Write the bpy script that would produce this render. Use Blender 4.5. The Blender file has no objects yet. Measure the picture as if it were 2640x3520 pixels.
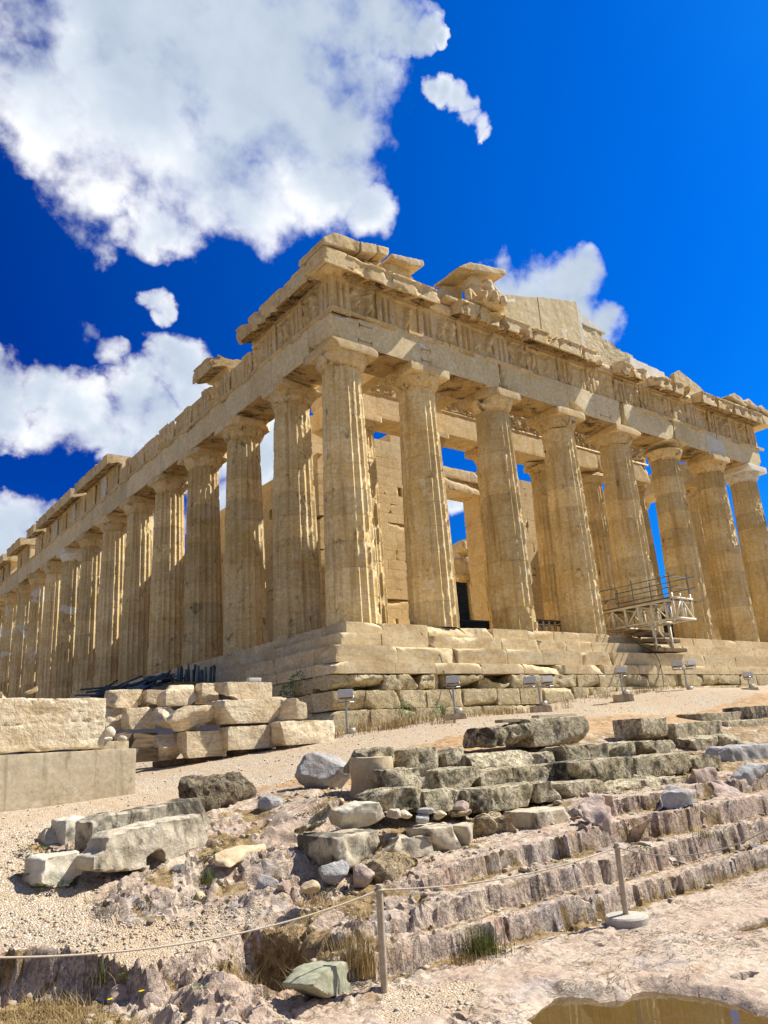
import bpy, bmesh, math, random
import numpy as np
from mathutils import Matrix, Vector
rad = math.radians
sc = bpy.context.scene
col = sc.collection

# ------------------------------------------------------------------ camera
CAM = np.array([-14.52387539, -21.03930515, -3.83839])
YAW, PITCH, ROLL, FPX = 0.90928132, 0.28635629, -0.06310368, 2691.74
W0, H0 = 2640, 3520
def _basis():
    f = np.array([math.cos(YAW)*math.cos(PITCH), math.sin(YAW)*math.cos(PITCH), math.sin(PITCH)])
    r = np.array([math.sin(YAW), -math.cos(YAW), 0.0]); u = np.cross(r, f)
    return (r*math.cos(ROLL)+u*math.sin(ROLL), -r*math.sin(ROLL)+u*math.cos(ROLL), f)
CR, CU, CF = _basis()
cd = bpy.data.cameras.new('camera'); cam = bpy.data.objects.new('camera', cd); col.objects.link(cam)
cd.sensor_fit = 'HORIZONTAL'; cd.sensor_width = 36.0; cd.lens = 36.0*FPX/W0
cd.clip_start = 0.1; cd.clip_end = 6000
m = Matrix.Identity(4)
for i in range(3):
    m[i][0] = CR[i]; m[i][1] = CU[i]; m[i][2] = -CF[i]; m[i][3] = CAM[i]
cam.matrix_world = m
sc.camera = cam

# ------------------------------------------------------------------ sun, exposure
SUN_AZ, SUN_EL = -15.0, 47.5          # azimuth counted from +X towards +Y
SUN_STRENGTH = 5.0
sd = bpy.data.lights.new('sun', 'SUN'); sd.energy = SUN_STRENGTH; sd.angle = rad(0.5); sd.color = (1.0, 0.94, 0.83)
sun = bpy.data.objects.new('sun', sd); col.objects.link(sun)
sdir = Vector((math.cos(rad(SUN_AZ))*math.cos(rad(SUN_EL)), math.sin(rad(SUN_AZ))*math.cos(rad(SUN_EL)), math.sin(rad(SUN_EL))))
sun.rotation_euler = sdir.to_track_quat('Z', 'Y').to_euler()
sun.location = (20, -30, 40)
vs = sc.view_settings
vs.view_transform = 'Standard'; vs.look = 'None'; vs.gamma = 1.0; vs.exposure = 0.70
try: vs.use_curve_mapping = False
except Exception: pass
sc.cycles.max_bounces = 6; sc.cycles.diffuse_bounces = 4

# ------------------------------------------------------------------ node helper
class NT:
    def __init__(s, nt): s.nt = nt; nt.nodes.clear()
    def new(s, t, **kw):
        n = s.nt.nodes.new(t)
        for k, v in kw.items(): setattr(n, k, v)
        return n
    def put(s, sock, v):
        if v is None: return
        if isinstance(v, bpy.types.NodeSocket): s.nt.links.new(v, sock)
        elif isinstance(v, (tuple, list)):
            v = tuple(v)
            sock.default_value = (v+(1.0,))[:4] if sock.type == 'RGBA' and len(v) == 3 else v
        else: sock.default_value = v
    def math(s, op, a, b=None, c=None, clamp=False):
        n = s.new('ShaderNodeMath', operation=op, use_clamp=clamp)
        for i, v in enumerate((a, b, c)): s.put(n.inputs[i], v)
        return n.outputs[0]
    def vmath(s, op, a, b=None):
        n = s.new('ShaderNodeVectorMath', operation=op); s.put(n.inputs[0], a); s.put(n.inputs[1], b)
        return n.outputs['Value'] if op == 'DOT_PRODUCT' else n.outputs[0]
    def noise(s, vec, scale, detail=4, rough=0.55, dist=0.0, color=False):
        n = s.new('ShaderNodeTexNoise'); s.put(n.inputs['Vector'], vec)
        n.inputs['Scale'].default_value = scale; n.inputs['Detail'].default_value = detail
        n.inputs['Roughness'].default_value = rough; n.inputs['Distortion'].default_value = dist
        return n.outputs['Color' if color else 'Fac']
    def voro(s, vec, scale, feature='F1', out='Distance', rand=1.0):
        n = s.new('ShaderNodeTexVoronoi', feature=feature); s.put(n.inputs['Vector'], vec)
        n.inputs['Scale'].default_value = scale; n.inputs['Randomness'].default_value = rand
        return n.outputs[out]
    def mr(s, v, a, b, c=0.0, d=1.0, smooth=False):
        n = s.new('ShaderNodeMapRange'); n.clamp = True
        if smooth: n.interpolation_type = 'SMOOTHSTEP'
        s.put(n.inputs[0], v)
        for i, q in enumerate((a, b, c, d)): s.put(n.inputs[i+1], q)
        return n.outputs[0]
    def mix(s, f, a, b, mode='MIX'):
        n = s.new('ShaderNodeMix', data_type='RGBA', blend_type=mode)
        s.put(n.inputs[0], f); s.put(n.inputs[6], a); s.put(n.inputs[7], b)
        return n.outputs[2]
    def scale(s, vec, v):
        n = s.new('ShaderNodeMapping'); s.put(n.inputs['Vector'], vec); n.inputs['Scale'].default_value = v
        return n.outputs[0]
    def attr(s, name, kind='GEOMETRY', out='Fac'):
        n = s.new('ShaderNodeAttribute', attribute_type=kind, attribute_name=name); return n.outputs[out]

def px_dir(a, b):
    """world direction seen at a point of the 1659 x 2212 view of the photograph"""
    d = CF + CR*((a*1.59132-W0/2)/FPX) - CU*((b*1.59132-H0/2)/FPX)
    return d/np.linalg.norm(d)

# ------------------------------------------------------------------ world: sky with clouds
CLOUDS = [  # where each cloud lobe stands in the sky (aim, radius, weight)
 (250,-60,230,1),(430,40,260,1),(90,230,125,1),(270,240,200,1),(520,150,240,1),(640,230,185,1),(470,375,138,1),
 (340,470,72,1),(400,505,52,.85),(700,400,105,1),(570,440,105,1),(790,450,55,.95),(50,130,60,.7),(690,60,120,1),(730,250,95,1),
 (820,15,70,1),(862,70,42,1),(905,92,28,.95),(925,55,30,.9),(952,78,18,.85),(880,30,40,.9),(760,40,74,.9),
 (938,190,20,1),(962,196,25,1),(992,206,25,1),(1014,222,20,.95),(1016,246,19,.95),(1036,264,20,.95),(1046,282,13,.9),
 (1080,640,80,1),(1160,650,84,1),(1225,610,62,1),(1300,695,44,1),(1230,680,80,1),(1262,575,40,.95),
 (10,835,72,1),(105,840,66,1),(170,905,80,1),(285,875,86,1),(365,800,66,1),(415,850,66,1),(250,975,66,1),(30,890,70,1),(350,925,86,1),(300,805,40,.9),(100,930,50,.8),
 (314,640,18,.85),(336,648,24,.85),(362,662,21,.85),(346,682,18,.8),(330,630,12,.7),(190,715,30,.72),(232,755,30,.6),(130,330,74,.75),(215,415,58,.8),(268,490,40,.8),
 (30,1150,66,1),(90,1115,38,.9),(10,1200,70,1),(590,980,90,1),(500,1100,90,1),(440,980,80,1),(972,1072,38,1),(560,1080,70,1)]
w = bpy.data.worlds.new('World'); sc.world = w; w.use_nodes = True
def build_world():
    t = NT(w.node_tree)
    out = t.new('ShaderNodeOutputWorld'); bg = t.new('ShaderNodeBackground')
    sky = t.new('ShaderNodeTexSky', sky_type='NISHITA')
    sky.sun_disc = False; sky.sun_elevation = rad(SUN_EL)
    sky.sun_rotation = rad(90.0-SUN_AZ); sky.altitude = 150; sky.air_density = 1.0; sky.dust_density = 0.3; sky.ozone_density = 2.5
    hs = t.new('ShaderNodeHueSaturation'); hs.inputs['Saturation'].default_value = 1.55; hs.inputs['Value'].default_value = 1.0
    hs.inputs['Hue'].default_value = 0.508
    t.put(hs.inputs['Color'], sky.outputs[0])
    tc = t.new('ShaderNodeTexCoord'); d = tc.outputs['Generated']
    blue = t.mix(1.0, hs.outputs[0], (0.14, 1.50, 2.05), 'MULTIPLY')
    blue = t.mix(t.mr(t.vmath('DOT_PRODUCT', d, tuple(sdir)), 0.30, 0.90), t.mix(1.0, blue, (0.5, 0.30, 0.52), 'MULTIPLY'), blue)
    # warp the direction at two scales so the lobes get billowing outlines
    def warp(vec, scale, amt, det):
        wv = t.vmath('SUBTRACT', t.noise(vec, scale, det, 0.55, color=True), (0.5, 0.5, 0.5))
        s1 = t.new('ShaderNodeVectorMath', operation='SCALE'); t.put(s1.inputs[0], wv); s1.inputs['Scale'].default_value = amt
        return t.vmath('ADD', vec, s1.outputs[0])
    dw = t.vmath('NORMALIZE', warp(warp(d, 7.0, 0.05, 2), 15.0, 0.10, 6))
    dsm = t.vmath('NORMALIZE', warp(d, 22.0, 0.045, 5))
    dens = None
    for a, b, r, wt in CLOUDS:
        c = px_dir(a, b); ang = r*1.59132/FPX*(1.36 if r > 65 else 1.38)
        v = t.mr(t.vmath('DOT_PRODUCT', dw if r > 65 else dsm, tuple(c)), math.cos(ang), 1.0, 0.0, wt)
        dens = v if dens is None else t.math('MAXIMUM', dens, v)
    # behind and beside the viewer: unseen cloud cover added as white fill light
    fr = t.vmath('DOT_PRODUCT', d, tuple(CF))
    cov = t.noise(d, 2.2, 3, 0.5)
    behind = t.mr(fr, 0.55, 0.20)
    fill_cloud = t.math('MULTIPLY', t.mr(fr, 0.52, 0.25), t.mr(cov, 0.36, 0.60, 0.0, 1.0))
    dens = t.math('MAXIMUM', dens, fill_cloud)
    n1 = t.noise(d, 14.0, 9, 0.57)
    nb = t.noise(d, 8.0, 4, 0.55)
    ns = t.math('ADD', t.math('MULTIPLY', t.math('SUBTRACT', n1, 0.5), 1.9), t.math('MULTIPLY', t.math('SUBTRACT', nb, 0.5), 1.15))
    D = t.math('ADD', dens, t.math('MULTIPLY', ns, t.math('MULTIPLY', t.mr(dens, 0.0, 0.25), t.mr(dens, 0.55, 0.9, 1.0, 0.62))))
    mask = t.mr(D, 0.32, 0.98, 0, 1, True)
    relief = t.math('SUBTRACT', t.noise(d, 9.0, 6, 0.5), t.noise(t.vmath('ADD', d, tuple(np.array(sdir)*0.03)), 9.0, 6, 0.5))
    core = t.mr(t.math('ADD', t.math('MULTIPLY', dens, 0.50), t.math('MULTIPLY', t.noise(d, 4.5, 3, 0.5), 0.9)), 0.64, 1.0, 0, 1, True)
    lum = t.math('ADD', t.mr(core, 0, 1, 1.03, 0.60), t.math('MULTIPLY', t.math('MULTIPLY', relief, 1.1), t.mr(core, 0, 1, 1.0, 0.35)))
    lum = t.math('MAXIMUM', t.math('MINIMUM', lum, 1.08), 0.42)
    ccol = t.mix(t.mr(lum, 0.5, 1.0), (0.80, 0.97, 1.20), (1.0, 1.0, 1.0))
    cc = t.new('ShaderNodeCombineColor')
    for i in range(3): t.put(cc.inputs[i], t.math('MULTIPLY', lum, t.mr(behind, 0, 1, 13.0, 5.4)))
    cl = t.mix(1.0, ccol, cc.outputs[0], 'MULTIPLY')
    fin = t.mix(mask, blue, cl)
    t.put(bg.inputs['Color'], fin); bg.inputs['Strength'].default_value = 0.0535
    t.put(out.inputs['Surface'], bg.outputs[0])
build_world()

# ------------------------------------------------------------------ numpy noise
def _hash(ix, iy, iz, seed):
    h = (ix.astype(np.int64)*374761393 + iy.astype(np.int64)*668265263 + iz.astype(np.int64)*2147483647 + seed*1274126177) & 0xffffffff
    h = ((h ^ (h >> 13))*1274126177) & 0xffffffff
    h = ((h ^ (h >> 16))*2246822519) & 0xffffffff
    return h ^ (h >> 15)
_G = np.array([(1,1,0),(-1,1,0),(1,-1,0),(-1,-1,0),(1,0,1),(-1,0,1),(1,0,-1),(-1,0,-1),(0,1,1),(0,-1,1),(0,1,-1),(0,-1,-1)], float)
def pn(P, seed=0):
    P = np.asarray(P, float); I = np.floor(P); F = P-I; I = I.astype(np.int64)
    U = F*F*F*(F*(F*6-15)+10); r = np.zeros(len(P))
    for dx in (0, 1):
        wx = U[:, 0] if dx else 1-U[:, 0]
        for dy in (0, 1):
            wy = U[:, 1] if dy else 1-U[:, 1]
            for dz in (0, 1):
                wz = U[:, 2] if dz else 1-U[:, 2]
                g = _G[_hash(I[:, 0]+dx, I[:, 1]+dy, I[:, 2]+dz, seed) % 12]
                r += wx*wy*wz*((F-np.array((dx, dy, dz)))*g).sum(1)
    return r
def fbm(P, o=4, seed=0, lac=2.03, gain=0.5):
    a = 1.0; s = 0; P = np.asarray(P, float)
    for k in range(o): s = s + a*pn(P, seed+k*17); P = P*lac+3.7; a *= gain
    return s
def ridged(P, o=4, seed=0, gain=0.5):
    a = 1.0; s = 0; P = np.asarray(P, float)
    for k in range(o): s = s + a*(1-2*np.abs(pn(P, seed+k*17))); P = P*2.07+1.3; a *= gain
    return s
def sstep(a, b, x):
    t = np.clip((x-a)/(b-a), 0, 1); return t*t*(3-2*t)

# ------------------------------------------------------------------ object helpers
def tag(o, label=None, cat=None, group=None, kind=None):
    if label: o['label'] = label
    if cat: o['category'] = cat
    if group: o['group'] = group
    if kind: o['kind'] = kind
    return o
def empty(name, loc=(0, 0, 0), label=None, cat=None, group=None, rz=0.0):
    o = bpy.data.objects.new(name, None); col.objects.link(o); o.location = loc; o.rotation_euler = (0, 0, rz)
    o.empty_display_size = 0.2
    return tag(o, label, cat, group)
def mk(name, V, F, mat, parent=None, sharp=35, loc=None, rot=None):
    me = bpy.data.meshes.new(name)
    V = np.asarray(V, float)
    if isinstance(F, np.ndarray) and F.ndim == 2:
        nf, k = F.shape
        me.vertices.add(len(V)); me.vertices.foreach_set('co', V.ravel())
        me.loops.add(nf*k); me.loops.foreach_set('vertex_index', F.ravel().astype(np.int32))
        me.polygons.add(nf); me.polygons.foreach_set('loop_start', np.arange(0, nf*k, k, dtype=np.int32))
        me.update(calc_edges=True); me.validate()
    else:
        me.from_pydata([tuple(v) for v in V], [], [tuple(int(i) for i in f) for f in F]); me.update()
    if sharp is not None:
        me.polygons.foreach_set('use_smooth', np.ones(len(me.polygons), dtype=bool))
        if sharp < 180: me.set_sharp_from_angle(angle=rad(sharp))
    me.materials.append(mat)
    o = bpy.data.objects.new(name, me); col.objects.link(o)
    if loc is not None: o.location = loc
    if rot is not None: o.rotation_euler = rot
    if parent: o.parent = parent
    return o
def joinVF(parts):
    Vs, Fs, n = [], [], 0
    for V, F in parts:
        Vs.append(np.asarray(V, float)); 
        F = F if isinstance(F, np.ndarray) else list(F)
        if isinstance(F, np.ndarray): Fs.extend((F+n).tolist())
        else: Fs.extend([[i+n for i in f] for f in F])
        n += len(V)
    V = np.concatenate(Vs)
    if Fs and all(len(f) == len(Fs[0]) for f in Fs): return V, np.array(Fs)
    return V, Fs
def box(x0, x1, y0, y1, z0, z1):
    V = np.array([(x, y, z) for z in (z0, z1) for y in (y0, y1) for x in (x0, x1)], float)
    F = np.array([(0,2,3,1),(4,5,7,6),(0,1,5,4),(2,6,7,3),(0,4,6,2),(1,3,7,5)])
    return V, F
def tube(p0, p1, r, n=8, r1=None):
    p0 = np.array(p0, float); p1 = np.array(p1, float); d = p1-p0; d /= np.linalg.norm(d)
    a = np.cross(d, (0, 0, 1) if abs(d[2]) < .9 else (1, 0, 0)); a /= np.linalg.norm(a); b = np.cross(d, a)
    r1 = r if r1 is None else r1; V = []
    for p, q in ((p0, r), (p1, r1)):
        for k in range(n):
            t = 2*math.pi*k/n; V.append(p+q*(a*math.cos(t)+b*math.sin(t)))
    F = [[k, n+k, n+(k+1) % n, (k+1) % n] for k in range(n)] + [list(range(n)), list(range(2*n-1, n-1, -1))]
    return np.array(V), F
def bar(p0, p1, wx, wz=None):
    """square bar between two points"""
    p0 = np.array(p0, float); p1 = np.array(p1, float); d = p1-p0; L = np.linalg.norm(d); d /= L; wz = wz or wx
    a = np.cross(d, (0, 0, 1) if abs(d[2]) < .95 else (0, 1, 0)); a /= np.linalg.norm(a); b = np.cross(a, d)
    V = [p+a*sx*wx/2+b*sz*wz/2 for p in (p0, p1) for sx, sz in ((-1,-1),(1,-1),(1,1),(-1,1))]
    return np.array(V), np.array([(0,1,2,3),(7,6,5,4),(0,4,5,1),(1,5,6,2),(2,6,7,3),(3,7,4,0)])
def path_tube(pts, r, n=8):
    P = np.array(pts, float); V = []; N = len(P)
    for i in range(N):
        d = P[min(i+1, N-1)]-P[max(i-1, 0)]; d /= np.linalg.norm(d)
        a = np.cross(d, (0.3, 0.2, 0.93)); a /= np.linalg.norm(a); b = np.cross(d, a)
        for k in range(n):
            t = 2*math.pi*k/n; V.append(P[i]+r*(a*math.cos(t)+b*math.sin(t)))
    F = [[i*n+k, (i+1)*n+k, (i+1)*n+(k+1) % n, i*n+(k+1) % n] for i in range(N-1) for k in range(n)]
    return np.array(V), np.array(F)
def box_grid(sx, sy, sz, res):
    h = np.array((sx, sy, sz))/2; n = [max(2, int(math.ceil(s/res))) for s in (sx, sy, sz)]
    allV, allF, off = [], [], 0
    for ax in range(3):
        u, v = (ax+1) % 3, (ax+2) % 3
        for s in (-1, 1):
            gu = np.linspace(-h[u], h[u], n[u]+1); gv = np.linspace(-h[v], h[v], n[v]+1)
            A, B = np.meshgrid(gu, gv, indexing='ij'); P = np.zeros((A.size, 3))
            P[:, u] = A.ravel(); P[:, v] = B.ravel(); P[:, ax] = s*h[ax]
            idx = np.arange(A.size).reshape(A.shape)
            q = np.stack([idx[:-1, :-1], idx[1:, :-1], idx[1:, 1:], idx[:-1, 1:]], -1).reshape(-1, 4)
            if s < 0: q = q[:, ::-1]
            allV.append(P); allF.append(q+off); off += len(P)
    V = np.concatenate(allV); F = np.concatenate(allF)
    key = np.round(V*10000).astype(np.int64)
    _, first, inv = np.unique(key, axis=0, return_index=True, return_inverse=True)
    return V[first], inv.ravel()[F]
def rough_block(sx, sy, sz, seed=0, r=0.03, amp=0.012, res=0.07, chips=4, chip=0.12, scale=3.0, taper=0.0, pits=0.0, bend=0.0, strata=0.0, up=False):
    """a hewn or broken stone: rounded edges, knocked-off corners, uneven faces; centred, standing on z=0"""
    rs = np.random.RandomState(seed)
    V, F = box_grid(sx, sy, sz, res); h = np.array((sx, sy, sz))/2
    r = min(r, h.min()*0.95)
    q = np.clip(V, -h+r, h-r); d = V-q; L = np.linalg.norm(d, axis=1, keepdims=True); d = d/np.maximum(L, 1e-9)
    V = q+d*r
    base = V.copy()
    for k in range(chips):
        n = rs.choice([-1, 1], 3)*rs.uniform(0.1, 1, 3)
        if rs.rand() < 0.7: n[rs.randint(3)] *= 0.15
        if up: n[2] = abs(n[2])+.25; n[1] = -abs(n[1])-.1
        n = n/np.linalg.norm(n); sup = (np.abs(n)*h).sum()
        dd = sup-rs.uniform(0.25, 1.0)*chip*1.6
        ex = V@n-dd; ex = ex+0.35*chip*pn(V*2.5/max(chip*4, .2), seed+k*5)
        V = np.where((ex > 0)[:, None], V-n*ex[:, None]*0.96, V)
    off = rs.uniform(0, 50, 3)
    nd = base-np.clip(base, -h+max(r, 1e-3)+0.02, h-max(r, 1e-3)-0.02); nd /= np.maximum(np.linalg.norm(nd, axis=1, keepdims=True), 1e-9)
    V = V+nd*(amp*fbm(V*scale+off, 4, seed))[:, None]
    if pits > 0:
        pt = pn(V*9+off, seed+3); V = V-nd*(pits*np.clip(pt-0.12, 0, .4)*2)[:, None]
    if strata:
        lam = fbm(np.c_[V[:, 0]*.8, V[:, 1]*.8, V[:, 2]*5.5]+off, 4, seed+21)
        V = V-nd*(strata*(sstep(.045, .0, np.abs(lam))+.5*np.clip(lam, 0, .5)))[:, None]
    if taper: V[:, :2] *= (1-taper*(V[:, 2:3]/sz+0.5))
    if bend: V[:, 2] += bend*pn(np.stack([V[:, 0]*1.1, V[:, 1]*0, V[:, 0]*0], 1)+off, seed+9)
    V[:, 2] += sz/2
    return V, F
def boulder(sx, sy, sz, seed=0, res=0.06, facets=9, amp=0.04):
    rs = np.random.RandomState(seed)
    V, F = box_grid(2, 2, 2, 2*res/max(sx, sy, sz)*1.2)
    V = V/np.linalg.norm(V, axis=1, keepdims=True)
    for k in range(facets):
        n = rs.normal(size=3); n /= np.linalg.norm(n); d = rs.uniform(0.55, 0.86); ex = V@n-d
        V = np.where((ex > 0)[:, None], V-n*ex[:, None]*0.985, V)
    s = np.array((sx, sy, sz))/2; nd = V.copy(); V = V/np.abs(V).max(0)*s
    off = rs.uniform(0, 50, 3); k = max(sx, sy, sz)
    V = V+nd*(amp*k*(fbm(V*3.2/k+off, 5, seed)+0.35*ridged(V*5/k+off, 3, seed+2)-.3))[:, None]
    V[:, 2] -= V[:, 2].min()
    return V, F
def xf(VF, loc=(0, 0, 0), rz=0.0, rx=0.0, ry=0.0):
    V, F = VF; M = (Matrix.Rotation(rz, 3, 'Z') @ Matrix.Rotation(ry, 3, 'Y') @ Matrix.Rotation(rx, 3, 'X'))
    return np.asarray(V)@np.array(M).T+np.array(loc), F
def remesh(VF, voxel):
    V, F = VF
    me = bpy.data.meshes.new('tmp'); me.from_pydata([tuple(v) for v in V], [], [tuple(int(i) for i in f) for f in F]); me.update()
    o = bpy.data.objects.new('tmp', me); col.objects.link(o)
    md = o.modifiers.new('r', 'REMESH'); md.mode = 'VOXEL'; md.voxel_size = voxel
    dg = bpy.context.evaluated_depsgraph_get(); ev = o.evaluated_get(dg); m2 = ev.to_mesh()
    Vn = np.empty(len(m2.vertices)*3); m2.vertices.foreach_get('co', Vn); Vn = Vn.reshape(-1, 3)
    Nn = np.empty(len(m2.vertices)*3); m2.vertices.foreach_get('normal', Nn); Nn = Nn.reshape(-1, 3)
    Fn = [list(p.vertices) for p in m2.polygons]
    ev.to_mesh_clear(); bpy.data.objects.remove(o); bpy.data.meshes.remove(me)
    if Fn and all(len(f) == 4 for f in Fn): Fn = np.array(Fn)
    return Vn, Fn, Nn
def ray(px, py): return CF+CR*((px-W0/2)/FPX)-CU*((py-H0/2)/FPX)
def on(px, py, axis, val):
    d = ray(px, py); return CAM+d*((val-CAM[axis])/d[axis])
def far(px, py, dist):
    d = ray(px, py); return CAM+d*(dist/math.hypot(d[0], d[1]))
K = 1/1.659
Q = {'r1': (780, 740), 'r2': (1640, 880), 'r3': (0, 1200), 'r4': (0, 1800), 'r5': (800, 1500), 'r6': (1640, 1500),
     'q1': (0, 2300), 'q2': (800, 2080), 'q3': (1640, 2080), 'q4': (0, 2720), 'q5': (800, 2720), 'q6': (1640, 2720)}
def cr(c, a, b): return Q[c][0]+a*K, Q[c][1]+b*K
# ------------------------------------------------------------------ materials
def pbsdf(name):
    mt = bpy.data.materials.new(name); mt.use_nodes = True; t = NT(mt.node_tree)
    o = t.new('ShaderNodeOutputMaterial'); b = t.new('ShaderNodeBsdfPrincipled')
    t.put(o.inputs['Surface'], b.outputs[0]); b.inputs['Specular IOR Level'].default_value = 0.25
    return mt, t, b
def bump(t, b, hgt, strength=0.5, dist=0.02):
    n = t.new('ShaderNodeBump'); n.inputs['Strength'].default_value = strength; n.inputs['Distance'].default_value = dist
    t.put(n.inputs['Height'], hgt); t.put(b.inputs['Normal'], n.outputs[0])
def stone(name, A, B, dark, light=None, scale=1.0, streak=(3, 3, .6), streak_amt=.5, crust=None, crust_col=(.045, .038, .03), crust_scale=2.2,
          lichen=None, patch=False, drum=False, veins=None, bump_s=.5, bump_d=.02, pits=0.0, rough=.85, spots=None, vein_amt=.42, lich_amt=.65):
    mt, t, b = pbsdf(name)
    tc = t.new('ShaderNodeTexCoord'); oi = t.new('ShaderNodeObjectInfo')
    off = t.new('ShaderNodeVectorMath', operation='SCALE'); off.inputs[0].default_value = (37., 19., 53.); t.put(off.inputs['Scale'], oi.outputs['Random'])
    co = t.vmath('ADD', tc.outputs['Object'], off.outputs[0])
    n1 = t.noise(co, .55*scale, 5, .6, .3); n2 = t.noise(t.scale(co, streak), 1.0*scale, 5, .6, .4); n3 = t.noise(co, 9*scale, 6, .65)
    n4 = t.noise(co, 2.6*scale, 6, .62, .6)
    c = t.mix(t.mr(n1, .35, .65), A, B)
    if light: c = t.mix(t.math('MULTIPLY', t.mr(n4, .52, .68), .75), c, light)
    c = t.mix(t.math('MULTIPLY', t.mr(n2, .52, .70), streak_amt), c, dark)
    if spots: c = t.mix(t.math('MULTIPLY', t.mr(t.noise(co, 5.5*scale, 5, .7, 1.0), .60, .70), .8), c, spots)
    if veins:
        v = t.noise(t.scale(co, veins), 1.3, 7, .62, 1.6)
        vm = t.math('SUBTRACT', 1.0, t.mr(t.math('ABSOLUTE', t.math('SUBTRACT', v, .5)), .0, .022))
        c = t.mix(t.math('MULTIPLY', vm, vein_amt), c, dark)
    if drum:
        sx = t.new('ShaderNodeSeparateXYZ'); t.put(sx.inputs[0], tc.outputs['Object'])
        wn = t.new('ShaderNodeTexWhiteNoise', noise_dimensions='1D')
        t.put(wn.inputs['W'], t.math('ADD', t.math('FLOOR', t.math('DIVIDE', sx.outputs[2], .957)), t.math('MULTIPLY', oi.outputs['Random'], 91.)))
        g = t.mr(wn.outputs['Value'], 0, 1, .84, 1.10)
        cc = t.new('ShaderNodeCombineColor')
        for i in range(3): t.put(cc.inputs[i], g)
        c = t.mix(1.0, c, cc.outputs[0], 'MULTIPLY')
    fin = t.math('MULTIPLY', t.mr(n3, .3, .7, .80, 1.14), t.mr(oi.outputs['Random'], 0, 1, .86, 1.08))
    cc = t.new('ShaderNodeCombineColor')
    for i in range(3): t.put(cc.inputs[i], fin)
    c = t.mix(1.0, c, cc.outputs[0], 'MULTIPLY')
    if patch:
        pa = t.attr('patch', 'OBJECT')
        pm = t.noise(t.scale(co, (.55, .55, .75)), .9, 3, .55, .8)
        th = t.math('SUBTRACT', .80, t.math('MULTIPLY', pa, .42))
        mk_ = t.math('GREATER_THAN', pm, th)
        c = t.mix(t.math('MULTIPLY', mk_, t.mr(pa, 0.0, .02)), c, (.72, .66, .54))
    if lichen:
        lm = t.mr(t.noise(co, 3.1, 7, .68, .4), .50, .62)
        c = t.mix(t.math('MULTIPLY', lm, lich_amt), c, lichen)
    if crust is not None:
        ca = t.attr('crust', 'OBJECT') if crust == 'attr' else crust
        cn = t.noise(t.scale(co, (1.0, 1.0, .75)), crust_scale, 8, .68, .5)
        cm = t.mr(t.math('ADD', cn, t.math('MULTIPLY', ca, .30)), .63, .74)
        c = t.mix(t.math('MULTIPLY', cm, .86), c, crust_col)
    t.put(b.inputs['Base Color'], c); b.inputs['Roughness'].default_value = rough
    hh = t.math('ADD', t.math('MULTIPLY', n3, .55), t.math('MULTIPLY', n4, .6))
    hh = t.math('ADD', hh, t.math('MULTIPLY', t.noise(co, 34*scale, 4, .7), .18))
    if pits:
        vo = t.mr(t.noise(co, 13, 4, .6, .5), .38, .5); hh = t.math('ADD', hh, t.math('MULTIPLY', vo, pits))
    bump(t, b, hh, bump_s, bump_d)
    return mt
M = {}
HON_A, HON_B, HON_D = (.66, .475, .205), (.78, .62, .33), (.34, .20, .065)
M['column'] = stone('honey_marble_column', (.66, .475, .20), (.80, .64, .35), (.36, .215, .075), (.83, .72, .49), 1.0, (3.2, 3.2, .22), .65, 'attr', patch=True, drum=True, veins=(.6, .6, 1.9), bump_s=.55)
M['marble'] = stone('honey_marble', HON_A, (.72, .57, .35), HON_D, (.76, .66, .48), 1.0, (2.2, 2.2, .5), .45, 'attr', patch=True, veins=(1.2, 1.2, 2.2), bump_s=.5)
M['arch'] = stone('grey_honey_marble', (.65, .52, .29), (.74, .62, .39), (.42, .30, .13), (.78, .68, .48), .8, (1.4, 1.4, .5), .4, 'attr', patch=True, veins=(.9, .9, 1.6), bump_s=.4)
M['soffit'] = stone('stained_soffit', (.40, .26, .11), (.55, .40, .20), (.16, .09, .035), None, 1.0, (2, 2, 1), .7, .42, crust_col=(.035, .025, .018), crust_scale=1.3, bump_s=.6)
M['step'] = stone('step_marble', (.61, .46, .25), (.74, .61, .38), (.36, .23, .09), (.80, .72, .51), 1.0, (.8, .8, 3.0), .5, .02, veins=(.5, .5, 2.6), bump_s=.5)
M['poros'] = stone('poros_limestone', (.58, .46, .25), (.67, .56, .34), (.30, .21, .09), (.72, .63, .44), 1.3, (2, 2, 1), .4, .10, crust_col=(.12, .095, .05), pits=.9, bump_s=.9, bump_d=.03)
M['wall'] = stone('wall_marble', (.68, .50, .24), (.77, .60, .33), (.40, .24, .09), (.79, .66, .42), 1.0, (1.2, 1.2, .8), .4, .0, veins=(.8, .8, 2.4), bump_s=.5)
M['newmarble'] = stone('new_white_marble', (.70, .66, .57), (.78, .75, .67), (.55, .50, .40), None, 1.0, (1, 1, .5), .3, None, bump_s=.25)
M['block'] = stone('pale_marble_block', (.64, .50, .31), (.75, .64, .45), (.38, .25, .11), (.80, .72, .55), 1.7, (.8, .8, 4.0), .6, -.02, crust_col=(.22, .14, .06), veins=(.5, .5, 3.4), vein_amt=.7, bump_s=1.0, bump_d=.04)
M['lichen'] = stone('lichened_limestone', (.52, .43, .265), (.66, .57, .39), (.20, .15, .08), (.74, .67, .51), 2.0, (1.5, 1.5, 2), .7, 'attr', lich_amt=.45, lichen=(.42, .38, .19), crust_col=(.04, .035, .025), crust_scale=3.0, pits=1.0, bump_s=1.0, bump_d=.045)
M['lichwhite'] = stone('lichened_marble', (.47, .40, .285), (.60, .525, .39), (.22, .17, .095), (.68, .62, .49), 1.8, (1.5, 1.5, 1), .5, 'attr', crust_col=(.04, .036, .026), crust_scale=2.6, bump_s=.9, bump_d=.025)
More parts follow.
